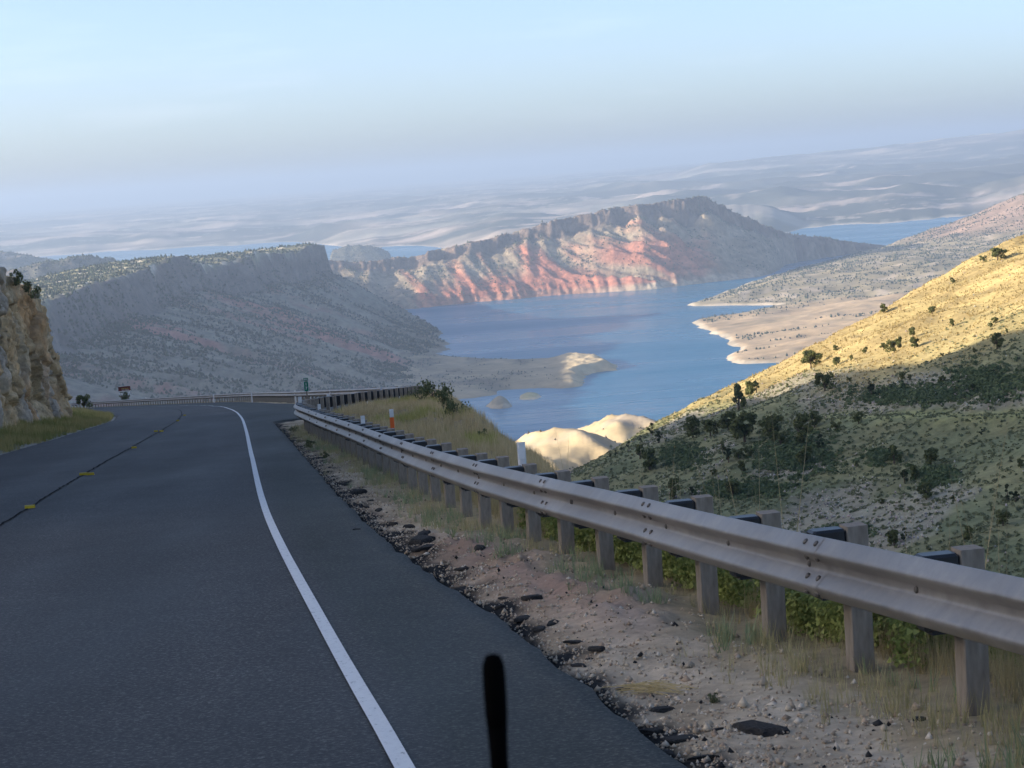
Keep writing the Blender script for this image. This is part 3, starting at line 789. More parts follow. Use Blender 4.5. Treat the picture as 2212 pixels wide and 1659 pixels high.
# ---- road pavement
def heading(y):
    return (edge_line(y + 0.5) - edge_line(y - 0.5))
def road_left(y):
    return edge_line(y) - np.interp(y, [-10, 60, 80, 120, 150, 165, 200, 250, 330], [7.3, 7.25, 6.8, 6.7, 7.4, 9.0, 12.5, 18, 34])
def build_road():
    yy = np.concatenate([np.arange(-10, 90, 0.3), np.arange(90, 328, 0.8)])
    nt = 48
    u = np.linspace(0, 1, nt)
    xl = road_left(yy) + 0.05 * fbm(yy * 0.8, yy * 0, 3, 3); xr = asphalt_right(yy) + 0.055 * fbm(yy * 1.1, yy * 0, 4, 5)
    X = xl[:, None] + (xr - xl)[:, None] * u[None, :]
    Y = np.repeat(yy[:, None], nt, 1)
    Z = zr(Y) + 0.012 * fbm(X * 0.5, Y * 0.12, 3, 6)
    # skirt
    def col(x, dz):
        return np.stack([x, yy, zr(yy) + dz], -1)
    V = np.stack([X, Y, Z], -1)
    V = np.concatenate([np.stack([xl - 0.08, yy, zr(yy) - 0.16], -1)[:, None], V, np.stack([xr + 0.07 + 0.03 * fbm(yy * 3, yy * 0, 2, 8), yy, zr(yy) - 0.16], -1)[:, None]], 1)
    T = V[..., 0] - edge_line(V[..., 1])
    tone = 1.0 + 0.0 * T
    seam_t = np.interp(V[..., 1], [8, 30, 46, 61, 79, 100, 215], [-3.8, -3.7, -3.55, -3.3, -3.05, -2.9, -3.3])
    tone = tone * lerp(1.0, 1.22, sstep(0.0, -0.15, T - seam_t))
    for tc, am in ((-0.95, 0.3), (-2.65, 0.3), (-4.6, 0.26), (-6.2, 0.26)):
        tone = tone + am * np.exp(-((T - tc - 0.12 * fbm(V[..., 1] * 0.05, T * 0, 2, 14)) / 0.34) ** 2) * (0.7 + 0.6 * fbm(V[..., 1] * 0.08, T * 0.4, 3, 15))
    tone = tone + 0.16 * fbm(T * 0.5, V[..., 1] * 0.10, 4, 18)
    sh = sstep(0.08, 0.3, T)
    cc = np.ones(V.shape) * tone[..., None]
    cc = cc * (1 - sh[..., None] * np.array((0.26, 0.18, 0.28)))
    dust = sstep(0.75, 1.15, T + 0.2 * fbm(T, V[..., 1] * 0.7, 3, 20)) * (V[..., 1] < 84) * 0.35
    cc = cc + dust[..., None] * np.array((1.2, 1.0, 0.75))
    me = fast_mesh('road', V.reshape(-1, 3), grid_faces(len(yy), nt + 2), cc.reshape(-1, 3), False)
    return structure(link('road', me, MT['asphalt']), 'dark asphalt road curving left down the mountain', 'road')
m, n, l, b = mat_base('asphalt', 0.7, 0.3)
va = n.new('ShaderNodeVertexColor'); va.layer_name = 'Col'
t1 = noise_node(n, l, 34, 3, 0.75)
t2 = noise_node(n, l, 0.35, 5, 0.6, stretch=(1.6, 0.25, 1))
t3 = noise_node(n, l, 0.9, 6, 0.6, off=9)
r1 = ramp(n, l, t1.outputs[0], [(0.33, (0.016, 0.016, 0.017)), (0.53, (0.040, 0.039, 0.038)), (0.68, (0.14, 0.135, 0.125))])
r2 = ramp(n, l, t2.outputs[0], [(0.35, 0.78), (0.65, 1.22)])
r3 = ramp(n, l, t3.outputs[0], [(0.35, 0.88), (0.65, 1.1)])
c = mix(n, l, r1.outputs[0], r2.outputs[0], 1.0, 'MULTIPLY')
c = mix(n, l, c, r3.outputs[0], 1.0, 'MULTIPLY')
c = mix(n, l, c, va.outputs[0], 1.0, 'MULTIPLY')
l.new(c, b.inputs['Base Color'])
bump(n, l, b, t1.outputs[0], 0.5, 0.006)
rr = ramp(n, l, t2.outputs[0], [(0.3, 0.62), (0.7, 0.8)]); l.new(rr.outputs[0], b.inputs['Roughness'])
MT['asphalt'] = m
road = build_road()

def road_strip(name, mat, t0, t1, y0, y1, lift, label, jag=0.0, seed=0, step=0.4, drift=None):
    yy = np.arange(y0, y1, step)
    if drift is not None:
        dr = np.interp(yy, *drift); t0 = t0 + dr; t1 = t1 + dr
    h = heading(yy); nx = 1 / np.sqrt(1 + h * h); ny = -h * nx
    xe = edge_line(yy)
    def side(t):
        return np.stack([xe + t * nx, yy + t * ny], -1)
    wob = jag * fbm(yy * 1.7, yy * 0, 3, seed)
    A, B = side(t0 + wob + jag * 0.6 * fbm(yy * 5, yy * 0 + 1, 2, seed + 2)), side(t1 + wob)
    def lft(P):
        return np.concatenate([P, (zr(P[:, 1]) + 0.012 * fbm(P[:, 0] * 0.5, P[:, 1] * 0.12, 3, 6) + lift)[:, None]], 1)
    V = np.stack([lft(A), lft(B)], 1)
    me = fast_mesh(name, V.reshape(-1, 3), grid_faces(len(yy), 2))
    return structure(link(name, me, mat), label, 'road marking')
m, n, l, b = mat_base('white_paint', 0.6, 0.3)
t = noise_node(n, l, 25, 6, 0.75, stretch=(1, 0.5, 1)); r = ramp(n, l, t.outputs[0], [(0.31, (0.2, 0.2, 0.2)), (0.42, (0.72, 0.72, 0.70)), (0.8, (0.82, 0.82, 0.80))])
l.new(r.outputs[0], b.inputs['Base Color']); bump(n, l, b, t.outputs[0], 0.3, 0.004)
MT['white_paint'] = m
MT['seam'] = simple('seam_tar', (0.010, 0.010, 0.011), (0.035, 0.035, 0.035), 20, 0.95, 0.05)
MT['dirt'] = simple('roadside_dirt', (0.3, 0.25, 0.2), (0.42, 0.37, 0.3), 3, 0.95)
road_strip('edge_line', MT['white_paint'], -0.048, 0.048, 6, 300, 0.012, 'solid white line along the right edge of the road')
road_strip('centre_seam', MT['seam'], -0.02, 0.02, 8, 215, 0.011, 'dark seam along the middle of the road', 0.05, 4, drift=([8, 30, 46, 61, 79, 100, 215], [-3.8, -3.7, -3.55, -3.3, -3.05, -2.9, -3.3]))

# ---- grass verge on the left
def lv_z(X, Y):
    d = road_left(Y) - X
    return zr(Y) - 0.1 + 0.02 * d + 0.1 * sstep(0.1, 0.8, d) + 0.4 * sstep(0.8, 3.0, d) + 0.08 * fbm(X * 0.7, Y * 0.4, 3, 12) * sstep(0, .6, d)
def build_left():
    yy = np.concatenate([np.arange(-10, 50, 1.0), np.arange(50, 175, 0.35)])
    off = np.concatenate([np.arange(-0.5, 4.5, 0.12), np.arange(4.5, 16, 0.7)])
    Y = np.repeat(yy[:, None], len(off), 1); X = road_left(Y) - off[None, ::-1]
    Z = lv_z(X, Y)
    d = road_left(Y) - X
    Z = np.where(d < 0, zr(Y) - 0.12, Z)
    c = mixc((0.30, 0.26, 0.13), (0.24, 0.22, 0.10), sstep(-0.3, 0.4, fbm(X * 0.8, Y * 0.5, 3, 15)))
    e = sstep(0.75, 0.3, d + 0.25 * fbm(X, Y * 0.6, 3, 22))[..., None]
    c = c * (1 - e) + np.array((0.36, 0.33, 0.28)) * e
    e = sstep(0.22, 0.08, d)[..., None]
    c = c * (1 - e) + np.array((0.03, 0.03, 0.03)) * e
    me = fast_mesh('grass_verge', np.stack([X, Y, Z], -1).reshape(-1, 3), grid_faces(len(yy), len(off)), c.reshape(-1, 3), True)
    structure(link('grass_verge', me, MT['verge']), 'grassy verge below the rock cut', 'verge')
build_left()

# ---- rock cut on the left of the road
def voronoi_facet(u, v, seed, jit=0.9):
    """random offset + tilt per cell, distance to the border"""
    iu, iv = np.floor(u), np.floor(v)
    best = np.full(u.shape, 9.0); sec = np.full(u.shape, 9.0); off = np.zeros(u.shape)
    def h(a, b_, k):
        x = np.sin(a * 127.1 + b_ * 311.7 + (k + seed) * 74.7) * 43758.5453
        return x - np.floor(x)
    for du in (-1, 0, 1):
        for dv in (-1, 0, 1):
            cu, cv = iu + du, iv + dv
            pu = cu + 0.5 + jit * (h(cu, cv, 1) - 0.5); pv = cv + 0.5 + jit * (h(cu, cv, 2) - 0.5)
            d = np.maximum(np.abs(u - pu), np.abs(v - pv)) if jit < 0.85 else np.hypot(u - pu, v - pv)
            o = (h(cu, cv, 3) - 0.5) + (u - pu) * (h(cu, cv, 4) - 0.5) * 1.4 + (v - pv) * (h(cu, cv, 5) - 0.5) * 1.4
            m1 = d < best
            sec = np.where(m1, best, np.minimum(sec, d)); off = np.where(m1, o, off); best = np.minimum(best, d)
    return off, sec - best

def rock_foot(u):
    # u = distance along the road (y) up to 116, then round the nose
    t = np.interp(u, [30, 95, 112, 116, 119, 122, 126, 132, 140], [-9.6, -9.5, -9.2, -9.1, -9.6, -11.6, -15, -21, -29])
    y = np.interp(u, [30, 116, 119, 122, 126, 132, 140], [30, 116, 118.6, 120.4, 121.5, 122, 122.5])
    return edge_line(y) + t, y

def build_rock():
    us = np.concatenate([np.arange(30, 75, 0.5), np.arange(75, 140, 0.11)])
    vs = np.concatenate([np.linspace(-0.05, 1.0, 80), 1.0 + np.linspace(0.02, 1, 14)])
    U, Vv = np.meshgrid(us, vs)
    X0, Y0 = rock_foot(U)
    Ht = np.interp(U, [30, 80, 92, 100, 104, 108, 112, 115, 119, 126, 140], [8.5, 7.6, 7.0, 6.7, 6.4, 6.6, 5.9, 5.2, 5.0, 5.6, 7.5])
    Ht = Ht + 0.5 * np.round(2 * fbm(U * 0.28, U * 0, 2, 3)) / 2
    dX = np.gradient(X0, axis=1); dY = np.gradient(Y0, axis=1)
    ln = np.hypot(dX, dY) + 1e-9
    nx, ny = dY / ln, -dX / ln                     # outward: towards the road
    v = np.clip(Vv, 0, 1); back = np.clip(Vv - 1, 0, 1)
    hgt = v * Ht
    o1, b1 = voronoi_facet(U * 0.42 + 0.25 * fbm(U * 0.5, hgt * 0.5, 2, 1), hgt * 0.42 + 0.10 * U, 3, 0.8)
    o2, b2 = voronoi_facet(U * 1.2 + 0.2 * hgt, hgt * 1.5 + 0.22 * U, 8, 0.8)
    o3, b3 = voronoi_facet(U * 2.6 + 0.4 * hgt, hgt * 3.4 + 0.3 * U, 12, 0.8)
    o4, b4 = voronoi_facet(U * 5.2 + 0.3 * o3, hgt * 6.0 + 0.4 * U, 22)
    disp = 0.60 * o1 + 0.17 * o2 + 0.09 * o3 + 0.05 * o4 + 0.3 * fbm(U * 0.3, hgt * 0.3, 3, 14)
    disp = disp - 0.4 * sstep(0.07, 0.0, b1) - 0.14 * sstep(0.06, 0.0, b2) - 0.05 * sstep(0.08, 0.0, b3)
    disp = disp * sstep(-0.05, 0.12, v) * lerp(1, 0.4, back) + 0.35 * sstep(0.2, 0.0, v)
    lean = 0.55 * v ** 1.3 + back * 7.0
    X = X0 + nx * (disp - lean); Y = Y0 + ny * (disp - lean)
    Z = zr(np.minimum(Y0, 122)) + 0.25 + hgt + back * 0.9 + 0.25 * back * o2 - 0.35 * (v <= 0) + 0.15 * o2 * sstep(0.9, 1, v)
    c = mixc((0.55, 0.40, 0.23), (0.61, 0.48, 0.31), sstep(-0.2, 0.5, fbm(U * 0.25, hgt * 0.2, 4, 31) + 0.3 * o1))
    grey = sstep(0.05, 0.5, fbm(U * 0.12 + 5, hgt * 0.25, 3, 37) + 0.3 * sstep(94, 84, U) - 0.35 * v)[..., None] * 0.6
    c = c * (1 - grey) + np.array((0.44, 0.42, 0.39)) * grey
    rust = sstep(0.15, 0.6, fbm(U * 0.22 + 8, hgt * 0.12, 3, 39) + 0.25 * sstep(98, 108, U))[..., None] * 0.75
    c = c * (1 - rust) + np.array((0.56, 0.34, 0.17)) * rust
    c = c * (1 + 0.2 * o2 + 0.15 * o3)[..., None]
    topc = sstep(0.02, 0.3, back)[..., None]
    c = c * (1 - topc) + np.array((0.30, 0.25, 0.15)) * topc
    me = fast_mesh('rock_cut', np.stack([X, Y, Z], -1).reshape(-1, 3), grid_faces(len(vs), len(us)), np.clip(c, 0.02, 0.9).reshape(-1, 3), False)
    structure(link('rock_cut', me, MT['rock']), 'brown fractured rock cut beside the left lane', 'rock')
build_rock()

# ---- far scrub: one mass per slope
_oct = np.array([(1, 0, 0.35), (0, 1, 0.35), (-1, 0, 0.35), (0, -1, 0.35), (0, 0, 1.25), (0, 0, -0.3)], float) * np.array([0.55, 0.55, 0.8])
_octf = np.array([(0, 1, 4), (1, 2, 4), (2, 3, 4), (3, 0, 4), (1, 0, 5), (2, 1, 5), (3, 2, 5), (0, 3, 5)])
def merged_bushes(name, P, S, col, label, seed, mat):
    r = np.random.default_rng(seed)
    n_ = len(P)
    ang = r.uniform(0, 6.28, n_)
    jit = r.uniform(0.7, 1.3, (n_, 6, 3))
    V = _oct[None] * jit * S[:, None, None]
    ca, sa = np.cos(ang)[:, None], np.sin(ang)[:, None]
    x = V[..., 0] * ca - V[..., 1] * sa; y = V[..., 0] * sa + V[..., 1] * ca
    V = np.stack([x, y, V[..., 2]], -1) + P[:, None, :]
    F = (_octf[None] + (np.arange(n_) * 6)[:, None, None]).reshape(-1, 3)
    cc = np.asarray(col)[None, :] * r.uniform(0.65, 1.5, (n_, 1)) * (1 + r.uniform(-0.1, 0.1, (n_, 3)))
    cc = np.repeat(cc, 6, 0)
    me = fast_mesh(name, V.reshape(-1, 3), F, cc, True)
    return stuff(link(name, me, mat), label, 'scrub')
_bl = ['dark juniper scrub dotted over the red mountain', 'juniper scrub on the mesa slope and rim', 'woodland on the hill behind the mesa', 'scrub on the hazy hill at far left', 'scrub on the low headland', 'juniper scrub on the right lake shore', 'low scrub on the sandspit', 'small scrub on the badland hills']
for k, (P, S, col) in enumerate(bush_jobs):
    merged_bushes('far_scrub', P, S, col, _bl[k], 300 + k, MT['far_bush'])

# ---- helpers to find where a picture ray meets a surface
def hit(px, py, zf, y0, y1, n_=3000):
    d = ray(px, py)
    y = np.linspace(y0, y1, n_)
    g = d[2] * y - zf(d[0] * y, y)
    k = np.where(g < 0)[0]
    i = k[0] if len(k) else n_ - 1
    return np.array([d[0] * y[i], y[i], float(zf(np.array([d[0] * y[i]]), np.array([y[i]]))[0])])

def road_hit(px, py):
    return hit(px, py, lambda x, y: zr(y), 6, 320, 6000)

# ---- foliage crowns
def crown_mesh(name, seed, n_, aspect, c1, c2, leaf=0.10, trunk=0.0):
    """crown of unit height made of many small leaf clumps; aspect = width / height"""
    r = np.random.default_rng(seed)
    nb_ = r.integers(9, 14)
    hb = r.uniform(0.12 + trunk, 0.82, nb_)
    prof = np.sin(np.clip((hb - trunk * 0.5) / 0.95, 0.05, 0.98) * np.pi) ** 0.6
    ab = r.uniform(0, 6.28, nb_)
    rad = aspect * 0.5 * prof * r.uniform(0.2, 0.95, nb_)
    cen = np.stack([rad * np.cos(ab), rad * np.sin(ab), hb], -1)
    siz = aspect * r.uniform(0.11, 0.25, nb_)
    k = r.integers(0, nb_, n_)
    d = r.normal(size=(n_, 3)); d /= np.linalg.norm(d, axis=1)[:, None]
    rr = siz[k] * r.uniform(0.55, 1.08, n_)
    p = cen[k] + d * rr[:, None] * np.array([1, 1, 0.85])
    p[:, 2] = np.clip(p[:, 2], 0.02 + trunk * 0.6, 1.06)
    a = r.normal(size=(n_, 3)); a /= np.linalg.norm(a, axis=1)[:, None]
    b_ = np.cross(a, d + 0.3 * r.normal(size=(n_, 3))); b_ /= np.linalg.norm(b_, axis=1)[:, None] + 1e-9
    s = leaf * r.uniform(0.5, 1.2, (n_, 1))
    V = np.stack([p - a * s * 0.6 - b_ * s * 0.45, p + a * s * 0.6 - b_ * s * 0.3, p + a * s * 0.15 + b_ * s * 0.7], 1).reshape(-1, 3)
    F = np.arange(n_ * 3).reshape(-1, 3)
    t = np.clip(r.random(n_) * 0.75 + 0.25 * r.random(nb_)[k], 0, 1)
    cc = np.repeat(mixc(c1, c2, t), 3, 0)
    return fast_mesh(name, V, F, cc)

def trunk_mesh(name, seed):
    r = random.Random(seed)
    mb = MB()
    top = (r.uniform(-.06, .06), r.uniform(-.06, .06), 0.5)
    mb.tube([(0, 0, -0.06), (r.uniform(-.02, .02), 0, 0.14), (top[0] * .5, top[1] * .5, 0.3), top], [0.055, 0.042, 0.032, 0.018], 6)
    for k in range(3):
        a = r.uniform(0, 6.28); h = r.uniform(0.12, 0.3)
        mb.tube([(0, 0, h), (math.cos(a) * .12, math.sin(a) * .12, h + .12), (math.cos(a) * .25, math.sin(a) * .25, h + .27)], [0.026, 0.018, 0.008], 5)
    return mb.mesh(name, True)

JUN = [crown_mesh('crown', 40 + k, 1000, (0.95, 0.8, 1.1, 0.65, 0.75)[k], (0.06, 0.078, 0.03), (0.22, 0.235, 0.085), 0.10, 0.06) for k in range(5)]
CONE = [crown_mesh('crown', 60 + k, 600, (0.5, 0.58)[k], (0.03, 0.045, 0.022), (0.09, 0.115, 0.05), 0.10, 0.03) for k in range(2)]
SHR = [crown_mesh('crown', 70 + k, 500, (1.5, 1.8)[k], (0.06, 0.08, 0.04), (0.19, 0.21, 0.10), 0.13, 0.0) for k in range(2)]
TRK = [trunk_mesh('trunk', 80 + k) for k in range(3)]

def tree(name, base, h, kind, label, cat, group=None, wide=1.0, k=0):
    e = empty(name, base, random.uniform(0, 6.28))
    me = {'j': JUN, 'c': CONE, 's': SHR}[kind]
    me = me[k % len(me)]
    c = link('crown', me, MT['leaf'], e); c.scale = (h * wide * 1.1, h * wide * 1.1, h * 1.1)
    t = link('trunk', TRK[k % 3], MT['bark'], e); t.scale = (h, h, h * 1.05)
    return tag(e, label, cat, group)
ORD = ['first', 'second', 'third', 'fourth', 'fifth', 'sixth', 'seventh', 'eighth', 'ninth', 'tenth', 'eleventh', 'twelfth', 'thirteenth', 'fourteenth', 'fifteenth', 'sixteenth', 'seventeenth', 'eighteenth', 'nineteenth', 'twentieth', 'twenty-first', 'twenty-second', 'twenty-third', 'twenty-fourth', 'twenty-fifth', 'twenty-sixth', 'twenty-seventh', 'twenty-eighth', 'twenty-ninth', 'thirtieth']

# trees on the hillside: (px, py of the base, height in px, kind, width factor, label or None)
LIT = [(1752, 795, 37, 'j', 1.15, 'broad round juniper on the sunlit slope, widest one above the shadow edge'), (1782, 845, 36, 'j', 0.95, 'juniper with bare trunk standing right at the shadow edge'),
       (1596, 886, 54, 'j', 0.75, 'tallest juniper of the cluster where the sunlit slope meets the lake'), (1618, 857, 30, 'j', 0.85, 'rounded juniper behind the tallest one of the lakeside cluster'), (1634, 849, 24, 'c', 1.0, 'slim juniper at the right of the lakeside cluster'),
       (2155, 562, 26, 'j', 1.25, 'lone umbrella shaped juniper on the skyline of the sunlit hill'), (2124, 568, 14, 'j', 0.9, 'small juniper just left of the skyline umbrella juniper'),
       (2154, 754, 33, 'j', 1.15, 'big dense juniper bush on the sunlit slope at the right edge')]
LITS = [(1909, 676, 18), (2014, 678, 16), (2058, 613, 12), (2057, 706, 17), (2150, 700, 13), (2140, 708, 10), (1972, 727, 18), (1976, 752, 22), (1932, 762, 26), (1945, 742, 14), (1909, 756, 15), (1869, 764, 13), (1839, 780, 12), (1807, 790, 18), (1805, 758, 12), (2175, 720, 10), (2035, 770, 7), (1700, 838, 9), (1835, 826, 10), (2105, 762, 9)]
SHADE = [(1497, 947, 44, 'j'), (1535, 943, 36, 'j'), (1574, 931, 38, 'j'), (1609, 955, 58, 'j'), (1669, 947, 50, 'j'), (1687, 965, 32, 'j'), (1734, 961, 64, 'j'), (1760, 923, 32, 'j'), (1770, 971, 30, 'c'), (1408, 939, 24, 'c'), (1385, 957, 16, 'c'), (1357, 967, 12, 'c'), (1342, 974, 8, 'c'), (1424, 957, 24, 'c'), (1383, 992, 30, 'j'), (1404, 1016, 42, 'j'), (1330, 985, 12, 'c'), (1318, 990, 10, 'c'), (1562, 977, 22, 'j'), (1596, 991, 20, 'j'), (1618, 989, 22, 'j'), (1574, 1000, 28, 'c'), (1740, 1004, 36, 'j'), (1604, 1024, 28, 'j'), (1456, 1077, 42, 'j'), (1584, 1073, 34, 'j'), (1543, 1028, 14, 'j'), (1495, 1073, 20, 'c')]
SHADE2 = [(1932, 1002, 38, 'j'), (2011, 1004, 34, 'j'), (1954, 1044, 26, 'c'), (1978, 1036, 28, 'j'), (2001, 1079, 36, 'j'), (2177, 1081, 32, 'c'), (2194, 1085, 22, 'c'), (2167, 1137, 30, 'j'), (2090, 1170, 30, 'j'), (1952, 1168, 26, 'c'), (1932, 1180, 32, 'j'), (1883, 858, 26, 'c'), (1950, 821, 16, 'j'), (1966, 823, 14, 'j'), (2035, 828, 14, 'j'), (1877, 830, 12, 'c'), (1855, 915, 22, 'j'), (1806, 931, 18, 'j'), (2102, 848, 18, 'c'), (2205, 1010, 18, 'j'), (2060, 1085, 14, 'c'), (2120, 940, 12, 'c'), (1905, 1090, 12, 'j'), (1850, 1010, 14, 'j')]
_ti = 0
def plant_hill(px, py, hp, kind, wide, label, group):
    global _ti
    P = hit(px, py, hs_z, 150, 720)
    _ti += 1
    tree('juniper_tree', (P[0], P[1], P[2]), 1.12 * hp * P[1] / FPX, kind, label, 'tree', group, wide, _ti)
for q in LIT:
    plant_hill(*q, 'junipers on the sunlit slope')
for i, q in enumerate(sorted(LITS)):
    plant_hill(q[0], q[1], q[2], 'j', 1.0, 'small juniper bush dotting the sunlit grass slope, %s from the left' % ORD[i], 'small bushes on the sunlit slope')
for i, q in enumerate(sorted(SHADE)):
    plant_hill(q[0], q[1], q[2], q[3], 1.0, 'dark juniper in the shade near the hill foot by the lake, %s from the left' % ORD[i], 'junipers at the shaded hill foot')
for i, q in enumerate(sorted(SHADE2)):
    plant_hill(q[0], q[1], q[2], q[3], 1.0, 'dark juniper on the shaded right part of the hillside, %s from the left' % ORD[i], 'junipers on the shaded hillside')

def leaf_bushes(name, P, S, c1, c2, seed, label, nl=12, leaf=0.42):
    r = np.random.default_rng(seed)
    n_ = len(P)
    d = r.normal(size=(n_, nl, 3)); d /= np.linalg.norm(d, axis=2)[..., None]
    d[..., 2] = np.abs(d[..., 2]) * 0.9
    p = P[:, None] + d * (S * 0.55)[:, None, None] * r.uniform(0.5, 1.0, (n_, nl, 1)) * np.array([1, 1, 0.9])
    a = r.normal(size=(n_, nl, 3)); a /= np.linalg.norm(a, axis=2)[..., None]
    b_ = np.cross(a, d); b_ /= np.linalg.norm(b_, axis=2)[..., None] + 1e-9
    s_ = (S * leaf)[:, None, None] * r.uniform(0.5, 1.2, (n_, nl, 1))
    V = np.stack([p - a * s_ * 0.6 - b_ * s_ * 0.4, p + a * s_ * 0.6 - b_ * s_ * 0.3, p + b_ * s_ * 0.7], 2).reshape(-1, 3)
    t = np.clip(r.random((n_, 1)) * 0.6 + r.random((n_, nl)) * 0.4, 0, 1)
    cc = np.repeat(mixc(c1, c2, t).reshape(-1, 3), 3, 0)
    return stuff(link(name, fast_mesh(name, V, np.arange(n_ * nl * 3).reshape(-1, 3), cc), MT['leaf']), label, 'scrub')

# sage and grass tufts, stones on the hillside
def tufts(name, P, S, c1, c2, seed, mat, label, nb_=5, lean=0.5, width=0.16, aniso=1.0):
    """each tuft: nb_ blades fanning out of one point; S = heights"""
    r = np.random.default_rng(seed)
    n_ = len(P)
    a = r.uniform(0, 6.28, (n_, nb_)); le = r.uniform(0.1, 1.0, (n_, nb_)) * lean
    h = S[:, None] * r.uniform(0.6, 1.15, (n_, nb_))
    w = S[:, None] * width * r.uniform(0.6, 1.3, (n_, nb_))
    bx = P[:, 0:1] + r.normal(size=(n_, nb_)) * S[:, None] * 0.12; by = P[:, 1:2] + r.normal(size=(n_, nb_)) * S[:, None] * 0.12
    tx, ty = np.cos(a), np.sin(a)
    z0 = P[:, 2:3] - 0.02 * S[:, None]
    v0 = np.stack([bx - ty * w / 2, by + tx * w / 2, z0 + 0 * w], -1)
    v1 = np.stack([bx + ty * w / 2, by - tx * w / 2, z0 + 0 * w], -1)
    v2 = np.stack([bx + tx * le * h, by + ty * le * h, z0 + h], -1)
    V = np.stack([v0, v1, v2], 2).reshape(-1, 3)
    F = np.arange(n_ * nb_ * 3).reshape(-1, 3)
    t = np.clip(r.random((n_, 1)) * 0.8 + r.random((n_, nb_)) * 0.3, 0, 1)
    cc = np.repeat(mixc(c1, c2, t).reshape(-1, 3), 3, 0)
    return stuff(link(name, fast_mesh(name, V, F, cc), mat), label, 'grass')

def in_view(x, y, margin=0.03):
    a = x / np.maximum(y, 1)
    return np.abs(a) < 0.2336 + margin

r = np.random.default_rng(21)
n_ = 60000
y = 170 + 500 * r.random(n_) ** 0.8; x = y * r.uniform(0.0, 0.27, n_)
z = hs_z(x, y); lit = hs_lit(x, y)
k = r.random(n_) < 0.35 + 0.5 * np.clip(fbm(x * 0.1, y * 0.08, 3, 88) + 0.3, 0, 1)
x, y, z, lit = x[k], y[k], z[k], lit[k]
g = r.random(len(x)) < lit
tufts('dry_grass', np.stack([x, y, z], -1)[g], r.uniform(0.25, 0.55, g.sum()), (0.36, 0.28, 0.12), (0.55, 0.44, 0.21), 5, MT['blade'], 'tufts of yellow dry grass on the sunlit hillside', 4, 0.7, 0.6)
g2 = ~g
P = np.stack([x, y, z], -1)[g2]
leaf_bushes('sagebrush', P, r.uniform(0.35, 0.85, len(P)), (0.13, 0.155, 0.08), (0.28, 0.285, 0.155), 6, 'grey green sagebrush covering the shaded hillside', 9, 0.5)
# darker oak brush patches
pp = []
for (cx, cy, rx, ry, n2) in [(1715, 985, 95, 45, 900), (1960, 855, 150, 25, 700), (2130, 830, 90, 40, 700), (1640, 1060, 60, 22, 260), (1475, 985, 60, 30, 420), (1560, 1060, 50, 20, 200), (1830, 1150, 60, 15, 120), (2020, 1030, 50, 25, 200), (1900, 990, 40, 20, 140)]:
    for _ in range(n2):
        q = (cx + random.gauss(0, 0.45) * rx, cy + random.gauss(0, 0.45) * ry)
        pp.append(hit(q[0], q[1], hs_z, 160, 720, 700))
P = np.array(pp)
leaf_bushes('oak_brush', P, r.uniform(0.7, 1.5, len(P)), (0.07, 0.105, 0.05), (0.18, 0.225, 0.10), 8, 'patches of dark green oak brush on the shaded hillside', 16, 0.36)
# pale stones
n_ = 26000
y = 180 + 420 * r.random(n_) ** 0.8; x = y * r.uniform(0.0, 0.27, n_)
sc = fbm(x * 0.035 + 11, y * 0.02, 4, 39)
zz_ = hs_z(x, y)
k = (r.random(n_) < np.maximum(sstep(0.05, 0.5, sc) * (1 - hs_lit(x, y)), 0.8 * sstep(48, 62, x) * (y < 420) * (y > 310) * (zz_ > bench_level(y) + 0.7) * (zz_ < bench_level(y) + 3.6)) + 0.02)
x, y = x[k], y[k]
merged_bushes('scree_stones', np.stack([x, y, hs_z(x, y)], -1), r.uniform(0.12, 0.42, len(x)), (0.44, 0.40, 0.34), 'pale scree stones scattered on the shaded hillside', 9, MT['stone'])

# ============================================================================= ROADSIDE THINGS
m, n, l, b = mat_base('galvanised_steel', 0.5, 0.5, 0.6)
t = noise_node(n, l, 9, 6, 0.7); t2 = noise_node(n, l, 0.8, 4, 0.6, off=3)
r1 = ramp(n, l, t.outputs[0], [(0.3, (0.28, 0.262, 0.243)), (0.7, (0.41, 0.387, 0.36))])
r2 = ramp(n, l, t2.outputs[0], [(0.4, 0.8), (0.7, 1.1)])
l.new(mix(n, l, r1.outputs[0], r2.outputs[0], 1.0, 'MULTIPLY'), b.inputs['Base Color'])
rr = ramp(n, l, t.outputs[0], [(0.3, 0.42), (0.7, 0.62)]); l.new(rr.outputs[0], b.inputs['Roughness'])
bump(n, l, b, t.outputs[0], 0.12, 0.004)
MT['steel'] = m
MT['post'] = simple('weathered_post', (0.19, 0.155, 0.12), (0.33, 0.285, 0.23), 7, 0.75, 0.3, bs=0.3, bd=0.006, stretch=(3, 3, 0.7))
MT['black_plastic'] = simple('black_plastic', (0.010, 0.012, 0.015), (0.022, 0.025, 0.03), 12, 0.38, 0.5, bs=0.1, bd=0.004)
MT['bolt'] = simple('bolt_steel', (0.10, 0.09, 0.08), (0.2, 0.18, 0.16), 30, 0.6, 0.4, 0.5)
MT['white_plastic'] = simple('white_plastic', (0.66, 0.66, 0.65), (0.8, 0.8, 0.79), 9, 0.5)
MT['orange'] = simple('orange_plastic', (0.75, 0.13, 0.03), (0.85, 0.17, 0.04), 9, 0.5)
MT['green_sign'] = simple('green_sign', (0.0, 0.16, 0.095), (0.0, 0.2, 0.115), 4, 0.4, 0.5)
MT['brown_sign'] = simple('brown_sign', (0.13, 0.028, 0.018), (0.17, 0.04, 0.025), 4, 0.45)
MT['sign_white'] = simple('sign_white', (0.75, 0.75, 0.74), (0.85, 0.85, 0.84), 6, 0.4)
MT['sign_yellow'] = simple('sign_yellow', (0.65, 0.5, 0.12), (0.75, 0.58, 0.18), 6, 0.4)
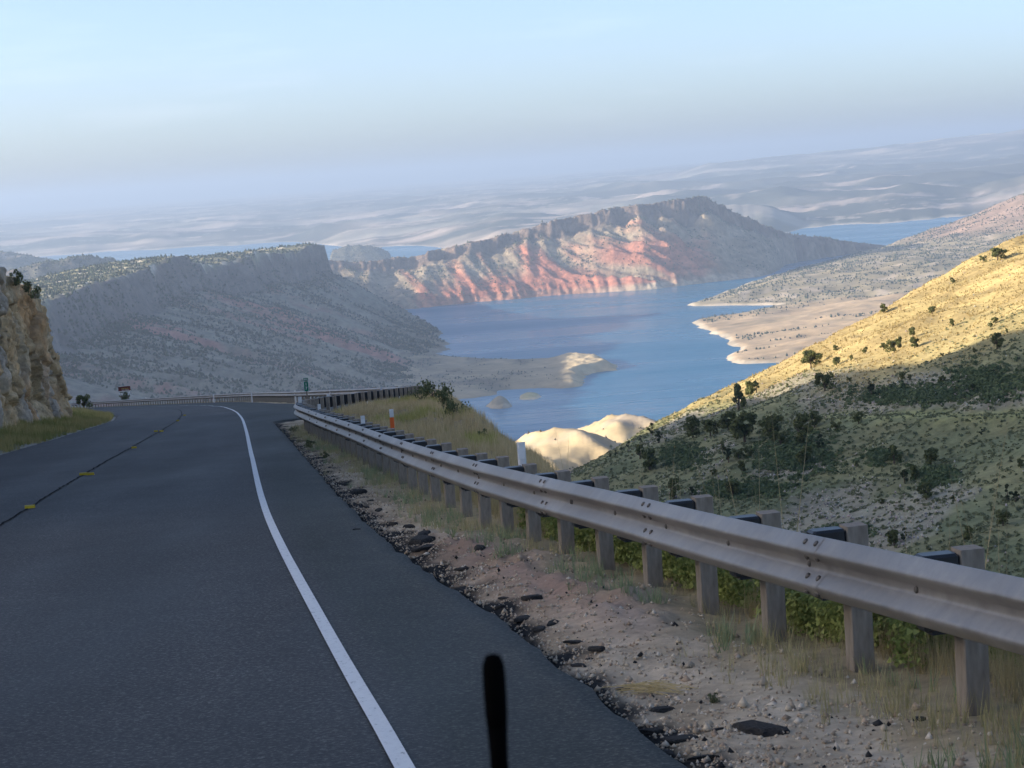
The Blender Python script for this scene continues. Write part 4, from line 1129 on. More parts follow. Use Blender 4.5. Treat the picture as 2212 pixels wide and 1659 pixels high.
MT['yellow_tab'] = simple('yellow_tab', (0.75, 0.50, 0.02), (0.88, 0.62, 0.05), 9, 0.5)
MT['chunk'] = simple('broken_asphalt', (0.016, 0.016, 0.017), (0.06, 0.056, 0.05), 14, 0.9, 0.3, bs=0.9, bd=0.02)
MT['wood'] = simple('sign_post_wood', (0.14, 0.11, 0.085), (0.22, 0.18, 0.14), 6, 0.8, stretch=(3, 3, 0.5))

RT = 0.785          # rail top above the road
PROF = [(0.012, 0.0), (0.020, -0.004), (0.074, -0.066), (0.084, -0.078), (0.085, -0.088), (0.076, -0.100), (0.014, -0.142), (0.004, -0.152), (0.0, -0.162), (0.0, -0.186), (0.004, -0.196), (0.014, -0.206), (0.074, -0.262), (0.084, -0.274), (0.085, -0.286), (0.076, -0.298), (0.030, -0.345), (0.022, -0.350), (0.016, -0.345)]

def i_beam():
    d, w, tf, tw = 0.17, 0.11, 0.012, 0.012
    p = [(0, -w / 2), (tf, -w / 2), (tf, -tw / 2), (d - tf, -tw / 2), (d - tf, -w / 2), (d, -w / 2), (d, w / 2), (d - tf, w / 2), (d - tf, tw / 2), (tf, tw / 2), (tf, w / 2), (0, w / 2)]
    return p
def post_box():
    d, w, c_ = 0.13, 0.13, 0.006
    return [(c_, -w / 2), (d - c_, -w / 2), (d, -w / 2 + c_), (d, w / 2 - c_), (d - c_, w / 2), (c_, w / 2), (0, w / 2 - c_), (0, -w / 2 + c_)]
mb = MB(); mb.prism(post_box(), -0.45, 0.80); POST = mb.mesh('post'); POST.materials.append(MT['post'])
mb = MB(); mb.box((0.10, 0, -0.205), (0.20, 0.13, 0.39), 0.014); mb.box((0.10, 0, -0.405), (0.12, 0.11, 0.02)); BLOCK = mb.mesh('blockout'); BLOCK.materials.append(MT['black_plastic'])
mb = MB(); mb.tube([(0.004, 0, 0), (-0.008, 0, 0), (-0.013, 0, 0)], [0.019, 0.019, 0.010], 8); BOLT = mb.mesh('bolt', True); BOLT.materials.append(MT['bolt'])

def path_pts(fx, y0, y1, step):
    yy = np.linspace(y0, y1, 4000)
    xx = fx(yy); zz = zr(yy)
    s = np.concatenate([[0], np.cumsum(np.sqrt(np.diff(xx) ** 2 + np.diff(yy) ** 2))])
    def at(q):
        y_ = np.interp(q, s, yy); x_ = fx(y_)
        tx = fx(y_ + 0.05) - fx(y_ - 0.05); ty = 0.1
        ln = math.hypot(tx, ty)
        return float(x_), float(y_), tx / ln, ty / ln
    return s[-1], at

def guardrail(fx, y0, y1, label, phase, panel_len, spacing=1.62, detail_until=60.0, sub=6, gap=0.29):
    L, at = path_pts(fx, y0, y1, spacing)
    x, y, tx, ty = at(0)
    root = empty('guardrail', (x, y, float(zr(y))))
    tag(root, label, 'guardrail', 'roadside guardrails')
    inv = Matrix.Translation((-x, -y, -float(zr(y))))
    def rel(p):
        return (p[0] - x, p[1] - y, p[2] - float(zr(y)))
    # rail panels
    np_ = int(L / panel_len) + 1
    k = 0
    while k * panel_len - phase < L:
        s0, s1 = max(k * panel_len - phase - 0.15, 0), min((k + 1) * panel_len - phase + 0.15, L)
        if s1 - s0 > 0.3:
            q = np.linspace(s0, s1, sub)
            V = []
            lay = 0.003 * (k % 2)
            for th in (0.0, -0.004):
                for s_ in q:
                    px_, py_, ax, ay = at(s_)
                    nx, ny = ay, -ax
                    zz = float(zr(py_)) + RT
                    for o_, dz in PROF:
                        oo = 0.086 - o_ - th - lay
                        V.append(rel((px_ + nx * oo, py_ + ny * oo, zz + dz)))
            m_ = len(PROF); F = []
            for a_ in range(sub - 1):
                for j in range(m_ - 1):
                    F.append((a_ * m_ + j, a_ * m_ + j + 1, (a_ + 1) * m_ + j + 1, (a_ + 1) * m_ + j))
                    o2 = sub * m_
                    F.append((o2 + a_ * m_ + j, o2 + (a_ + 1) * m_ + j, o2 + (a_ + 1) * m_ + j + 1, o2 + a_ * m_ + j + 1))
                for j in (0, m_ - 1):
                    F.append((a_ * m_ + j, (a_ + 1) * m_ + j, sub * m_ + (a_ + 1) * m_ + j, sub * m_ + a_ * m_ + j))
            me = bpy.data.meshes.new('rail_panel'); me.from_pydata(V, [], F); me.update()
            for p_ in me.polygons:
                p_.use_smooth = True
            pan = link('rail_panel', me, MT['steel'], root)
            # splice bolts at the far end of the panel
            px_, py_, ax, ay = at(min((k + 1) * panel_len - phase, L))
            if py_ < detail_until:
                for ds in (-0.09, 0.09):
                    for o_, dz in ((0.047, -0.035), (0.045, -0.121), (0.045, -0.234), (0.054, -0.322)):
                        qx, qy, bx, by = at(min((k + 1) * panel_len - phase + ds, L))
                        oo = 0.086 - o_ - 0.002
                        bo = link('splice_bolt', BOLT, None, pan, rel((qx + by * oo, qy - bx * oo, float(zr(qy)) + RT + dz)))
                        bo.rotation_euler = (0, (0.75 if dz > -0.05 else (-0.4 if dz > -0.15 else (0.6 if dz > -0.3 else -0.75))), math.atan2(-bx, by))
        k += 1
    # posts with blockouts
    s_ = 0.6 + gap
    n_ = 0
    while s_ < L:
        px_, py_, ax, ay = at(s_)
        nx, ny = ay, -ax
        rz = math.atan2(-ax, ay) + random.uniform(-0.02, 0.02)
        p = link('post', POST, None, root, rel((px_ + nx * 0.292, py_ + ny * 0.292, float(zr(py_)) + random.uniform(-0.012, 0.012))), (random.uniform(-.008, .008), random.uniform(-.012, .012), rz))
        bl = link('blockout', BLOCK, None, p, (-0.203, 0, RT + 0.012 + random.uniform(-0.006, 0.006)))
        if py_ < detail_until:
            bo = link('post_bolt', BOLT, None, root, rel((px_ + nx * 0.084, py_ + ny * 0.084, float(zr(py_)) + RT - 0.174)), (0, 0, rz))
        s_ += spacing; n_ += 1
    return n_
guardrail(rail_near, 2.0, 111.0, 'steel guardrail with black blockouts running beside the gravel verge in the foreground', 1.0, 3.81)
guardrail(rail_far, 109.5, 309.0, 'distant steel guardrail on the outside of the bend beyond the road', 0.5, 7.62, detail_until=0, sub=12)

# ---- delineators
def delineator(px, py_top, x_, y_, base_z, w, label, k=0, orange=False, lean=0.0):
    if not orange:
        yg = np.linspace(y_ - 6, y_ + 14, 400)
        k_ = np.where((px - 1106.0) / FPX * yg / math.cos(PITCH) * 0 + np.array([W(px, py_top, q)[0] for q in yg]) > rail_x(yg) + 0.34)[0]
        if y_ < 75 and len(k_):
            y_ = float(yg[k_[0]])
        base_z = float(zr(y_))
    top = W(px, py_top, y_)
    h = top[2] - base_z
    e = empty('delineator', (top[0], y_, base_z), random.uniform(-0.05, 0.05))
    z0 = 0.52 if y_ < 75 else -0.1
    if not orange:
        mb = MB()
        mb.add([(-w / 2, 0, z0), (-w / 2 * 0.5, -0.012, z0), (w / 2 * 0.5, -0.012, z0), (w / 2, 0, z0), (w / 2 * 0.5, 0.006, z0), (-w / 2 * 0.5, 0.006, z0),
                (-w / 2, 0, h), (-w / 2 * 0.5, -0.012, h), (w / 2 * 0.5, -0.012, h), (w / 2, 0, h), (w / 2 * 0.5, 0.006, h), (-w / 2 * 0.5, 0.006, h)],
               [(0, 1, 7, 6), (1, 2, 8, 7), (2, 3, 9, 8), (3, 4, 10, 9), (4, 5, 11, 10), (5, 0, 6, 11), (6, 7, 8, 9, 10, 11), (5, 4, 3, 2, 1, 0)])
        link('post', mb.mesh('post'), MT['white_plastic'], e)
        mb = MB(); mb.box((0, -0.016, h - 0.12), (w * 0.8, 0.006, 0.1)); link('reflector', mb.mesh('reflector'), MT['sign_white'], e)
    else:
        hp = 1.0
        mb = MB(); mb.box((0, 0, h * 0.5 - 0.4), (w * 0.62, 0.03, h - 0.2)); link('post', mb.mesh('post'), MT['wood'], e)
        mb = MB(); mb.box((0, -0.004, h - 0.33), (w, 0.045, 0.30), 0.006); link('orange_sleeve', mb.mesh('orange_sleeve'), MT['orange'], e)
        mb = MB(); mb.box((0, -0.004, h - 0.085), (w, 0.047, 0.17), 0.006); link('white_cap', mb.mesh('white_cap'), MT['white_plastic'], e)
    return tag(e, label, 'delineator', None if orange else 'white roadside delineators')
_dl = [(1125, 955, 21.5, 'nearest white delineator post behind the guardrail, against the pale hills'), (783, 898, 36.5, 'white delineator behind the guardrail left of the orange marker'), (689, 873, 54, 'white delineator with a dark band where the guardrail starts to bend'), (647, 857, 71, 'short white delineator at the far end of the foreground guardrail'),
       (708, 851, 85, 'white delineator in the row of posts right of the mile sign'), (793, 846, 96, 'white delineator in front of the posts near the grassy knoll'), (864, 838, 108, 'white delineator at the right end of the guardrail beside the knoll')]
for px, py, y_, lab in _dl:
    delineator(px, py, None, y_, float(zr(y_)), 0.085 if y_ < 60 else 0.12, lab)
_df = [(823, 836, 119, 'white delineator behind the far guardrail, rightmost'), (713, 842, 136, 'white delineator behind the far guardrail, second from the right'), (637, 844, 152, 'white delineator behind the far guardrail just left of the mile sign'), (543, 848, 188, 'white delineator on the far guardrail right of the bend'), (461, 851, 220, 'white delineator on the far guardrail at the middle of the bend'), (315, 859, 268, 'white delineator on the far guardrail right of the brown sign')]
for px, py, y_, lab in _df:
    delineator(px, py, None, y_, float(zr(y_)), 0.12, lab)
delineator(845, 884, None, 47.0, float(zr(47)), 0.088, 'orange and white marker post on the grassy knoll', orange=True)

# ---- mile sign
def text_mesh(body, size, mat, parent, loc, name, ext=0.002):
    cu = bpy.data.curves.new(name, 'FONT'); cu.body = body; cu.size = size; cu.align_x = 'CENTER'; cu.align_y = 'CENTER'; cu.extrude = ext; cu.offset = size * 0.02
    o = bpy.data.objects.new(name, cu); C.objects.link(o)
    dg = bpy.context.evaluated_depsgraph_get()
    me = bpy.data.meshes.new_from_object(o.evaluated_get(dg))
    bpy.data.objects.remove(o)
    me.materials.clear()
    return link(name, me, mat, parent, loc, (math.pi / 2, 0, 0))
y_ = 90.0
tp, bt = W(659, 816, y_), W(660, 843, y_)
e = empty('mile_sign', (tp[0] + 0.02, y_, float(zr(y_))), -0.1)
H = tp[2] - float(zr(y_))
w_ = 10.5 / FPX * y_
mb = MB(); mb.box((0, 0.03, H / 2 - 0.2), (0.05, 0.05, H + 0.2)); link('post', mb.mesh('post'), MT['post'], e)
ph = 21 / FPX * y_
mb = MB(); mb.box((0, -0.004, H - 0.16 - ph / 2), (w_, 0.006, ph), 0.0); p1 = link('sign_panel', mb.mesh('sign_panel'), MT['green_sign'], e)
mb = MB(); mb.box((0, -0.004, H - 0.065), (w_ * 0.95, 0.006, 0.11), 0.0); p2 = link('mile_plate', mb.mesh('mile_plate'), MT['green_sign'], e)
text_mesh('MILE', 0.07, MT['sign_white'], p2, (0, -0.011, H - 0.065), 'lettering')
text_mesh('1', 0.165, MT['sign_white'], p1, (0, -0.011, H - 0.16 - ph * 0.28), 'number')
text_mesh('7', 0.165, MT['sign_white'], p1, (0, -0.011, H - 0.16 - ph * 0.70), 'number')
for sx in (-1, 1):
    mb = MB(); mb.box((sx * w_ * 0.46, -0.009, H - 0.16 - ph / 2), (0.008, 0.004, ph * 0.96)); link('border', mb.mesh('border'), MT['sign_white'], p1)
tag(e, 'green mile marker sign reading 17 on a thin post', 'sign')

# ---- brown recreation sign
y_ = 292.0
tl, br = W(255.5, 834.7, y_), W(281.6, 845.7, y_)
gz = float(zr(y_)) - 1.5
cx = (tl[0] + br[0]) / 2
e = empty('recreation_sign', (cx, y_, gz), 0.25)
w_ = 26 / FPX * y_; h_ = 10.6 / FPX * y_; zt = W(268, 834.2, y_)[2] - gz
for sx in (-0.3, 0.3):
    mb = MB(); mb.box((sx * w_, 0.06, (zt - 0.3) / 2 - 0.3), (0.1, 0.09, zt + 0.2)); link('post', mb.mesh('post'), MT['wood'], e)
mb = MB(); mb.box((0, 0, zt - h_ / 2), (w_, 0.03, h_), 0.008); p1 = link('sign_panel', mb.mesh('sign_panel'), MT['brown_sign'], e)
for dz in (0.012, h_ - 0.012):
    mb = MB(); mb.box((0, -0.018, zt - dz), (w_ * 0.98, 0.006, 0.024)); link('border', mb.mesh('border'), MT['sign_white'], p1)
rnd = random.Random(4)
def scribble(n_, x0, x1, zc, hh, mat):
    mb = MB(); x_ = x0
    while x_ < x1:
        ww = rnd.uniform(0.03, 0.055); mb.box((x_ + ww / 2, -0.018, zc + rnd.uniform(-.008, .008)), (ww * 0.7, 0.006, hh * rnd.uniform(0.75, 1.1))); x_ += ww + (0.05 if rnd.random() < 0.12 else 0.008)
    return link(n_, mb.mesh(n_), mat, p1)
scribble('lettering', -w_ * 0.25, w_ * 0.33, zt - h_ * 0.50, 0.10, MT['sign_yellow'])
scribble('lettering', -w_ * 0.22, w_ * 0.33, zt - h_ * 0.80, 0.09, MT['sign_white'])
mb = MB(); mb.box((0, -0.002, zt - h_ - 0.035), (w_, 0.03, 0.05)); link('lower_rail', mb.mesh('lower_rail'), MT['sign_white'], e)
q = 4.8 / FPX * y_
mb = MB(); mb.box((-w_ * 0.33, 0, zt - h_ - 0.10 - q * 0.9), (q * 1.8, 0.02, q)); p2 = link('symbol_plate', mb.mesh('symbol_plate'), MT['sign_white'], e)
mb = MB(); mb.box((-w_ * 0.33, -0.013, zt - h_ - 0.10 - q * 0.9), (q * 0.4, 0.006, q * 0.35)); link('symbol', mb.mesh('symbol'), MT['brown_sign'], p2)
mb = MB(); mb.add([(w_ * 0.23, -0.01, zt - h_ - 0.62), (w_ * 0.29, -0.01, zt - h_ - 0.12), (w_ * 0.44, -0.01, zt - h_ - 0.12), (w_ * 0.5, -0.01, zt - h_ - 0.62), (w_ * 0.42, -0.01, zt - h_ - 0.62), (w_ * 0.37, -0.01, zt - h_ - 0.36), (w_ * 0.32, -0.01, zt - h_ - 0.62)],
                  [(0, 1, 6), (1, 5, 6), (1, 2, 5), (2, 4, 5), (2, 3, 4)])
link('symbol_plate', mb.mesh('symbol_plate'), MT['sign_white'], e)
tag(e, 'brown recreation sign with yellow and white lines of text above small white plates', 'sign')

# shrubs by the sign and on the rock
def shrub(px, py, hp, y_, gz, kind, wide, label, k):
    b_ = W(px, py, y_)
    tree('shrub', (b_[0], y_, gz if gz is not None else b_[2]), hp * y_ / FPX, kind, label, 'shrub', None, wide, k)
shrub(266, 867, 21, 300, None, 's', 0.85, 'dark green shrub behind the brown recreation sign', 0)
shrub(182, 882, 29, 280, None, 'j', 1.0, 'dark conical shrub at the left end of the far guardrail', 2)
shrub(34, 616, 32, 98, None, 's', 0.6, 'dark bush on top of the rock cut, the left one', 0)
shrub(76, 644, 26, 104, None, 's', 0.6, 'round dark bush on top of the rock cut, the right one', 1)
shrub(58, 630, 24, 101, None, 's', 0.7, 'small bush between the two larger ones on the rock cut', 0)
for (px, py, hp, y_, wd, lab) in [(935, 866, 26, 88, 1.2, 'dark green bush on the knoll edge against the lake, left one'), (956, 876, 22, 84, 1.0, 'dark green bush in the middle of the knoll edge'), (985, 900, 22, 74, 1.1, 'dark green bush low on the knoll edge, right one'), (905, 862, 14, 94, 1.3, 'low green bush behind the grass near the rail end'), (1042, 955, 16, 55, 0.9, 'wispy dark bush at the lower knoll edge'), (860, 862, 10, 98, 1.5, 'low bush at the top of the knoll beside the last delineator')]:
    P = hit(px, py, verge_z, 38, 116, 5000)
    tree('shrub', P, 1.7 * hp * P[1] / FPX, 's', lab, 'shrub', None, wd * 0.7, int(px))
for (px, py, hp, lab) in [(635, 933, 12, 'small green weed clump on the gravel, farthest of the three'), (672, 968, 17, 'green weed clump on the gravel, middle one'), (700, 990, 13, 'low weed clump on the gravel, nearest of the three'), (1540, 1520, 22, 'tiny green weed sprouting in the foreground gravel')]:
    P = hit(px, py, verge_z, 8, 90, 4000)
    tree('weed_clump', P, hp * P[1] / FPX, 's', lab, 'weed', None, 0.9, int(px))

# ---- pavement markers
def tab(px, py, label, w_=0.11, pale=False):
    P = road_hit(px, py)
    e = empty('pavement_marker', (P[0], P[1], P[2] + 0.004), float(math.atan2(-heading(P[1]), 1)) + random.uniform(-.2, .2))
    mb = MB(); mb.box((0, 0.03, 0.006), (w_, 0.06, 0.008)); link('base', mb.mesh('base'), MT['yellow_tab'], e)
    mb = MB(); mb.box((0, 0, 0.03), (w_, 0.006, 0.052)); up = link('upright', mb.mesh('upright'), MT['yellow_tab'], e)
    mb = MB(); mb.box((0, -0.006, 0.046), (w_ * 0.95, 0.004, 0.014)); link('reflector', mb.mesh('reflector'), MT['sign_white'] if pale else MT['sign_yellow'], up)
    tag(e, label, 'road marker', 'yellow pavement markers along the centre seam')
for q in [(65, 1099, 'single yellow pavement marker nearest the left edge of the picture'), (180, 1027, 'yellow pavement marker in the close pair, left one'), (195, 1027, 'yellow pavement marker in the close pair, right one'), (290, 969, 'single yellow pavement marker midway along the seam'), (337, 933, 'small yellow pavement marker, left of the farther pair'), (349, 933, 'small yellow pavement marker, right of the farther pair'), (384, 910, 'tiny yellow pavement marker just before the bend'), (399, 898, 'tiny yellow pavement marker farthest along the bend')]:
    tab(*q, w_=0.16 if q[0] < 200 else 0.14)

# ---- broken asphalt pieces on the verge
def chunk_mesh(seed, flat):
    r = np.random.default_rng(seed)
    n_ = 9
    a = np.sort(r.uniform(0, 6.28, n_)); rad = r.uniform(0.7, 1.1, n_)
    rings = [(0.0, 0.9), (0.25, 1.0), (0.75, 0.95), (1.0, 0.75)]
    V = []; F = []
    for hh, sc in rings:
        for i in range(n_):
            V.append((math.cos(a[i]) * rad[i] * sc * 0.5 + r.uniform(-.03, .03), math.sin(a[i]) * rad[i] * sc * 0.5 + r.uniform(-.03, .03), hh * flat + r.uniform(-.04, .04) * flat))
    for k in range(3):
        for i in range(n_):
            F.append((k * n_ + i, k * n_ + (i + 1) % n_, (k + 1) * n_ + (i + 1) % n_, (k + 1) * n_ + i))
    V.append((0, 0, flat * r.uniform(0.95, 1.15)))
    for i in range(n_):
        F.append((3 * n_ + i, 3 * n_ + (i + 1) % n_, len(V) - 1))
    me = bpy.data.meshes.new('asphalt_chunk'); me.from_pydata(V, [], F); me.update(); me.materials.append(MT['chunk'])
    return me
CH = [chunk_mesh(500 + k, (0.2, 0.28, 0.35, 0.24)[k % 4]) for k in range(6)]
# (px, py, width in px)
CK = [(771, 1144, 20), (776, 1067, 34), (742, 1048, 22), (720, 1038, 12), (790, 1098, 24), (818, 1104, 20), (822, 1116, 16), (800, 1082, 14), (850, 1135, 30), (884, 1142, 26), (905, 1158, 56), (912, 1172, 60), (928, 1186, 46), (905, 1190, 30), (1036, 1191, 34), (998, 1231, 26), (1000, 1258, 14), (975, 1262, 10), (1092, 1293, 30), (1150, 1295, 42), (1080, 1314, 22), (1130, 1340, 54), (1185, 1348, 50), (1165, 1362, 34), (1250, 1390, 64), (1290, 1405, 40), (1252, 1440, 36), (1296, 1470, 34), (1273, 1425, 18), (1345, 1492, 30), (1430, 1540, 52), (1398, 1585, 60), (1470, 1600, 74), (1520, 1640, 60), (1640, 1580, 110), (1700, 1578, 44), (1550, 1575, 26), (1600, 1610, 20), (1985, 1556, 32), (1325, 1520, 24), (1440, 1630, 40)]
for i, (px, py, wp) in enumerate(sorted(CK, key=lambda q: q[1])):
    P = hit(px, py, (lambda x, y: zr(y)) if px == 771 else verge_z, 7, 90, 6000)
    o = link('asphalt_chunk', CH[i % 6], None, None, (P[0], P[1], P[2] - 0.005), (random.uniform(-.12, .12), random.uniform(-.12, .12), random.uniform(0, 6.28)))
    s_ = 1.3 * wp * P[1] / FPX
    o.scale = (s_, s_ * random.uniform(0.45, 0.9), s_ * random.uniform(0.5, 0.8) * (0.55 if wp > 60 else 1.0))
    tag(o, ('lone black asphalt chunk lying on the paved shoulder' if px == 771 else 'broken black asphalt piece on the gravel verge, number %s counting from the far end' % ORD[i] if i < 30 else 'broken black asphalt piece on the near gravel verge, %s from the bottom' % ORD[len(CK) - 1 - i]), 'asphalt chunk', 'broken asphalt pieces along the pavement edge')

# ---- gravel
r = np.random.default_rng(77)
n_ = 19000
y = 8.5 + 50 * r.random(n_) ** 1.9
d = r.gamma(1.6, 0.42, n_)
x = asphalt_right(y) + 0.05 + d
k = (x < rail_x(y) + 0.3) & in_view(x, y)
x, y, d = x[k], y[k], d[k]
S = r.gamma(1.4, 0.0065, len(x)) + 0.007
P = np.stack([x, y, verge_z(x, y) - S * 0.1], -1)
_ico = None
def merged_stones(name, P, S, seed, label):
    r = np.random.default_rng(seed)
    n_ = len(P)
    V = np.repeat(_oct[None] * np.array([1, 1, 0.75]), n_, 0) * r.uniform(0.6, 1.4, (n_, 6, 3)) * S[:, None, None]
    ang = r.uniform(0, 6.28, n_); ca, sa = np.cos(ang)[:, None], np.sin(ang)[:, None]
    V = np.stack([V[..., 0] * ca - V[..., 1] * sa, V[..., 0] * sa + V[..., 1] * ca, V[..., 2]], -1) + P[:, None]
    F = (_octf[None] + (np.arange(n_) * 6)[:, None, None]).reshape(-1, 3)
    base = np.array([(0.54, 0.45, 0.33), (0.44, 0.35, 0.25), (0.62, 0.54, 0.43), (0.36, 0.27, 0.19), (0.03, 0.03, 0.03), (0.48, 0.36, 0.25)])
    pk = r.choice(6, n_, p=[0.34, 0.22, 0.16, 0.10, 0.04, 0.14])
    cc = np.repeat(base[pk] * r.uniform(0.75, 1.2, (n_, 1)), 6, 0)
    return stuff(link(name, fast_mesh(name, V.reshape(-1, 3), F, cc), MT['stone']), label, 'gravel')
merged_stones('gravel', P, S, 3, 'loose gravel stones along the pavement edge')

# ---- grass
def grass(name, x, y, zf, hmin, hmax, c1, c2, seed, label, nb_=7, lean=0.45, width=0.02):
    r = np.random.default_rng(seed)
    P = np.stack([x, y, zf(x, y)], -1)
    return tufts(name, P, r.uniform(hmin, hmax, len(x)), c1, c2, seed, MT['blade'], label, nb_, lean, width)
r = np.random.default_rng(31)
# strip at the foot of the rail
n_ = 2400
y = 8 + 66 * r.random(n_) ** 1.5
x = rail_x(y) + r.normal(0.12, 0.2, n_)
k = (fbm(x * 0.8, y * 0.35, 3, 5) > -0.25 - 0.4 * (y < 13)) & ~((y > 14) & (y < 24) & (x < rail_x(y) + 0.1)) & in_view(x, y)
grass('verge_grass', x[k], y[k], verge_z, 0.06, 0.22, (0.32, 0.29, 0.13), (0.54, 0.46, 0.25), 41, 'pale dry grass growing along the foot of the guardrail', 8, 0.5, 0.03)
k2 = ~k & in_view(x, y)
n_ = 1500
y = 8 + 50 * r.random(n_) ** 1.4; x = rail_x(y) + r.normal(0.08, 0.2, n_)
k = (fbm(x * 1.1 + 9, y * 0.5, 3, 7) > 0.05) & in_view(x, y)
grass('green_weeds', x[k], y[k], verge_z, 0.08, 0.2, (0.20, 0.25, 0.13), (0.36, 0.40, 0.22), 42, 'grey green weeds at the guardrail posts', 9, 0.8, 0.06)
# lush weeds behind the rail
n_ = 5200
y = 8 + 36 * r.random(n_) ** 1.3; x = rail_x(y) + 0.60 + np.abs(r.normal(0.0, 0.42, n_))
k = in_view(x, y, 0.06)
x, y = x[k], y[k]
g = (fbm(x * 0.7, y * 0.4, 3, 9) > -0.18 - 0.3 * (y < 15)) & (y < 24)
P = np.stack([x, y, verge_z(x, y)], -1)
leaf_bushes('bank_weeds', np.concatenate([P[g] + np.array([0, 0, q]) for q in (0.03, 0.13, 0.22)]), np.tile(r.uniform(0.14, 0.28, g.sum()), 3), (0.15, 0.205, 0.05), (0.42, 0.44, 0.14), 43, 'green weeds behind the foreground guardrail', 26, 0.13)
grass('bank_grass', x[~g], y[~g], verge_z, 0.12, 0.32, (0.30, 0.24, 0.11), (0.50, 0.41, 0.22), 44, 'dry tall grass behind the foreground guardrail', 7, 0.5, 0.016)
fl = (r.random(len(x)) < 0.035) & (y < 24)
P = np.stack([x, y, verge_z(x, y) + r.uniform(0.28, 0.4, len(x))], -1)[fl]
leaf_bushes('yellow_flowers', P, np.full(len(P), 0.03), (0.7, 0.55, 0.03), (0.8, 0.65, 0.05), 12, 'tiny yellow flowers among the weeds behind the rail', 5, 0.6)
# knoll
n_ = 15000
y = 34 + 80 * r.random(n_); x = rail_x(y) + 0.5 + r.uniform(0, 1, n_) * (shelf_edge(y) - rail_x(y) + 0.9)
q = fbm(x * 0.55, y * 0.11, 4, 15)
g = q > 0.42
grass('knoll_grass', x[~g], y[~g], verge_z, 0.12, 0.34, (0.42, 0.32, 0.16), (0.68, 0.54, 0.31), 45, 'tan dry grass on the knoll beyond the rail', 7, 0.4, 0.05)
grass('knoll_weeds', x[g], y[g], verge_z, 0.12, 0.32, (0.30, 0.28, 0.09), (0.50, 0.45, 0.16), 46, 'yellow green weeds on the knoll beyond the rail', 8, 0.6, 0.08)
# scrub on the bank below the shelf
n_ = 2600
y = 6 + 120 * r.random(n_); x = shelf_edge(y) + 0.6 + 14 * r.random(n_) ** 1.3
leaf_bushes('bank_scrub', np.stack([x, y, bank_z(x, y)], -1), r.uniform(0.15, 0.45, n_), (0.15, 0.165, 0.07), (0.38, 0.33, 0.16), 50, 'low scrub on the steep bank beyond the guardrail', 10, 0.4)
# tall stalks in front of the hillside
n_ = 22
y = r.uniform(12, 26, n_); x = rail_x(y) + r.uniform(0.8, 1.8, n_)
grass('tall_stalks', x, y, verge_z, 0.8, 1.5, (0.36, 0.30, 0.17), (0.46, 0.38, 0.22), 47, 'a few tall dry grass stalks behind the rail', 3, 0.35, 0.008)
# left verge
n_ = 15000
y = 30 + 128 * r.random(n_) ** 0.8; x = road_left(y) - 0.35 - r.uniform(0, 1, n_) * 3.6
k = in_view(x, y, 0.2)
x, y = x[k], y[k]
g = fbm(x * 0.5, y * 0.12, 3, 19) > 0.05
grass('left_grass', x[~g], y[~g], lv_z, 0.12, 0.42, (0.34, 0.28, 0.10), (0.54, 0.44, 0.19), 48, 'dry grass on the verge below the rock cut', 7, 0.5, 0.05)
grass('left_weeds', x[g], y[g], lv_z, 0.10, 0.35, (0.22, 0.23, 0.07), (0.36, 0.34, 0.12), 49, 'greener grass on the verge below the rock cut', 7, 0.6, 0.06)
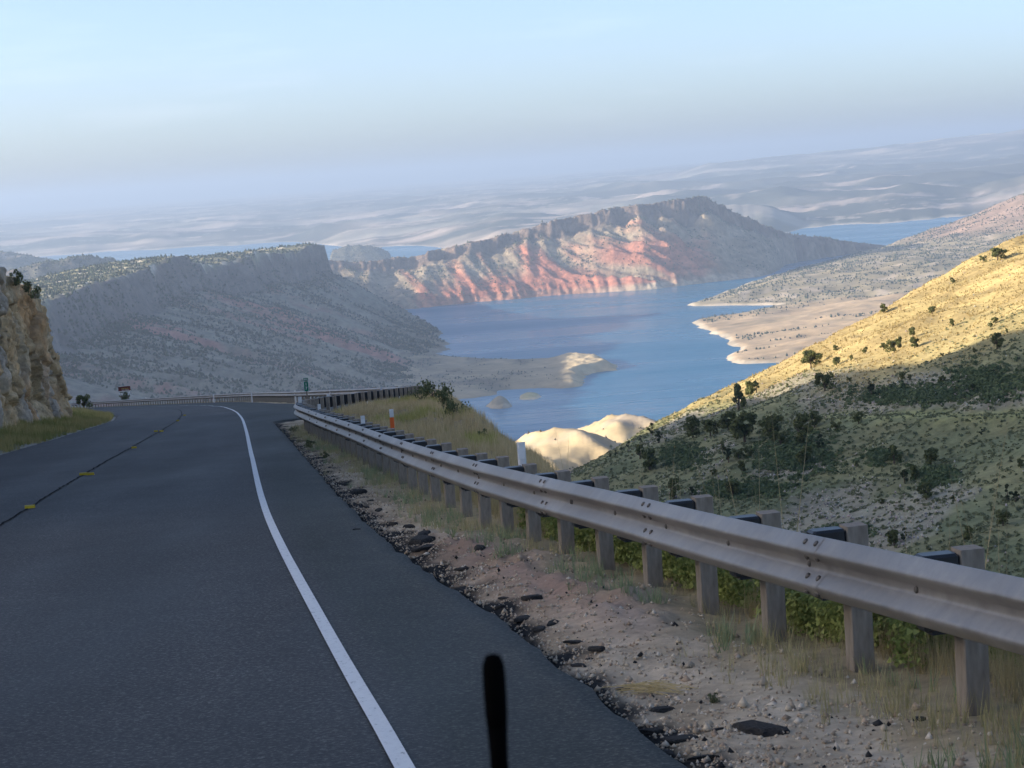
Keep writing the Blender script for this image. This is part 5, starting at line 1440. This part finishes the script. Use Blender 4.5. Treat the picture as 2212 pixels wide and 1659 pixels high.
# straw lying on the gravel
P = hit(1405, 1500, verge_z, 7, 40, 4000)
mb = MB(); rnd = random.Random(9)
for _ in range(46):
    a = -0.35 + rnd.gauss(0, 0.22); ln = rnd.uniform(0.12, 0.36); cx, cy = P[0] + rnd.gauss(0, 0.09), P[1] + rnd.gauss(0, 0.035)
    z0 = P[2] + rnd.uniform(0.012, 0.05)
    mb.tube([(cx - math.cos(a) * ln / 2, cy - math.sin(a) * ln / 2, z0), (cx, cy, z0 + 0.015), (cx + math.cos(a) * ln / 2, cy + math.sin(a) * ln / 2, z0 - 0.005)], 0.0022, 4)
MT['straw'] = simple('straw', (0.5, 0.38, 0.17), (0.66, 0.52, 0.27), 20, 0.8)
stuff(link('straw_bundle', mb.mesh('straw_bundle'), MT['straw']), 'strands of dry straw lying on the near gravel', 'straw')

# ---- aerial of the vehicle the picture was taken from
MT['rubber'] = simple('black_rubber', (0.002, 0.002, 0.002), (0.003, 0.003, 0.003), 40, 0.9, 0.02)
y_ = 1.28
tp = W(1064, 1412, y_); bt = W(1073, 1760, y_ - 0.02)
e = empty('car_aerial', (bt[0], bt[1], bt[2] - 0.35))
def ax_(t_):
    return (lerp(bt[0], tp[0], t_) - bt[0], lerp(bt[1], tp[1], t_) - bt[1], lerp(bt[2] - 0.35, tp[2], t_) - bt[2] + 0.35)
mb = MB(); mb.tube([ax_(0.0), ax_(0.5), ax_(0.86), ax_(0.90)], [0.0056, 0.0052, 0.0055, 0.0062], 14); link('mast', mb.mesh('mast', True), MT['rubber'], e)
mb = MB(); mb.tube([ax_(0.895), ax_(0.92), ax_(0.965), ax_(0.985), ax_(0.997), ax_(1.0)], [0.0060, 0.0068, 0.0070, 0.0066, 0.0046, 0.001], 14); link('tip', mb.mesh('tip', True), MT['rubber'], e)
mb = MB(); mb.tube([(0, 0, -0.02), (0, 0, 0.0), (0, 0, 0.03)], [0.024, 0.022, 0.009], 14); link('base', mb.mesh('base', True), MT['rubber'], e)
tag(e, 'blurred black rubber aerial of the car sticking up at the bottom of the picture', 'aerial')

# ============================================================================= HAZE
hz = bpy.data.materials.new('haze'); hz.use_nodes = True
hn, hl = hz.node_tree.nodes, hz.node_tree.links
hn.clear()
pv = hn.new('ShaderNodeVolumePrincipled')
pv.inputs['Color'].default_value = (0.50, 0.65, 0.875, 1)
pv.inputs['Density'].default_value = HAZE_DENSITY
pv.inputs['Anisotropy'].default_value = 0.2
ho = hn.new('ShaderNodeOutputMaterial'); hl.new(pv.outputs[0], ho.inputs['Volume'])
mb = MB(); mb.box((0, 31000, (-420 + 165) / 2), (46000, 68000, 585))
stuff(link('haze', mb.mesh('haze'), hz), 'thin blue haze filling the valley', 'haze')
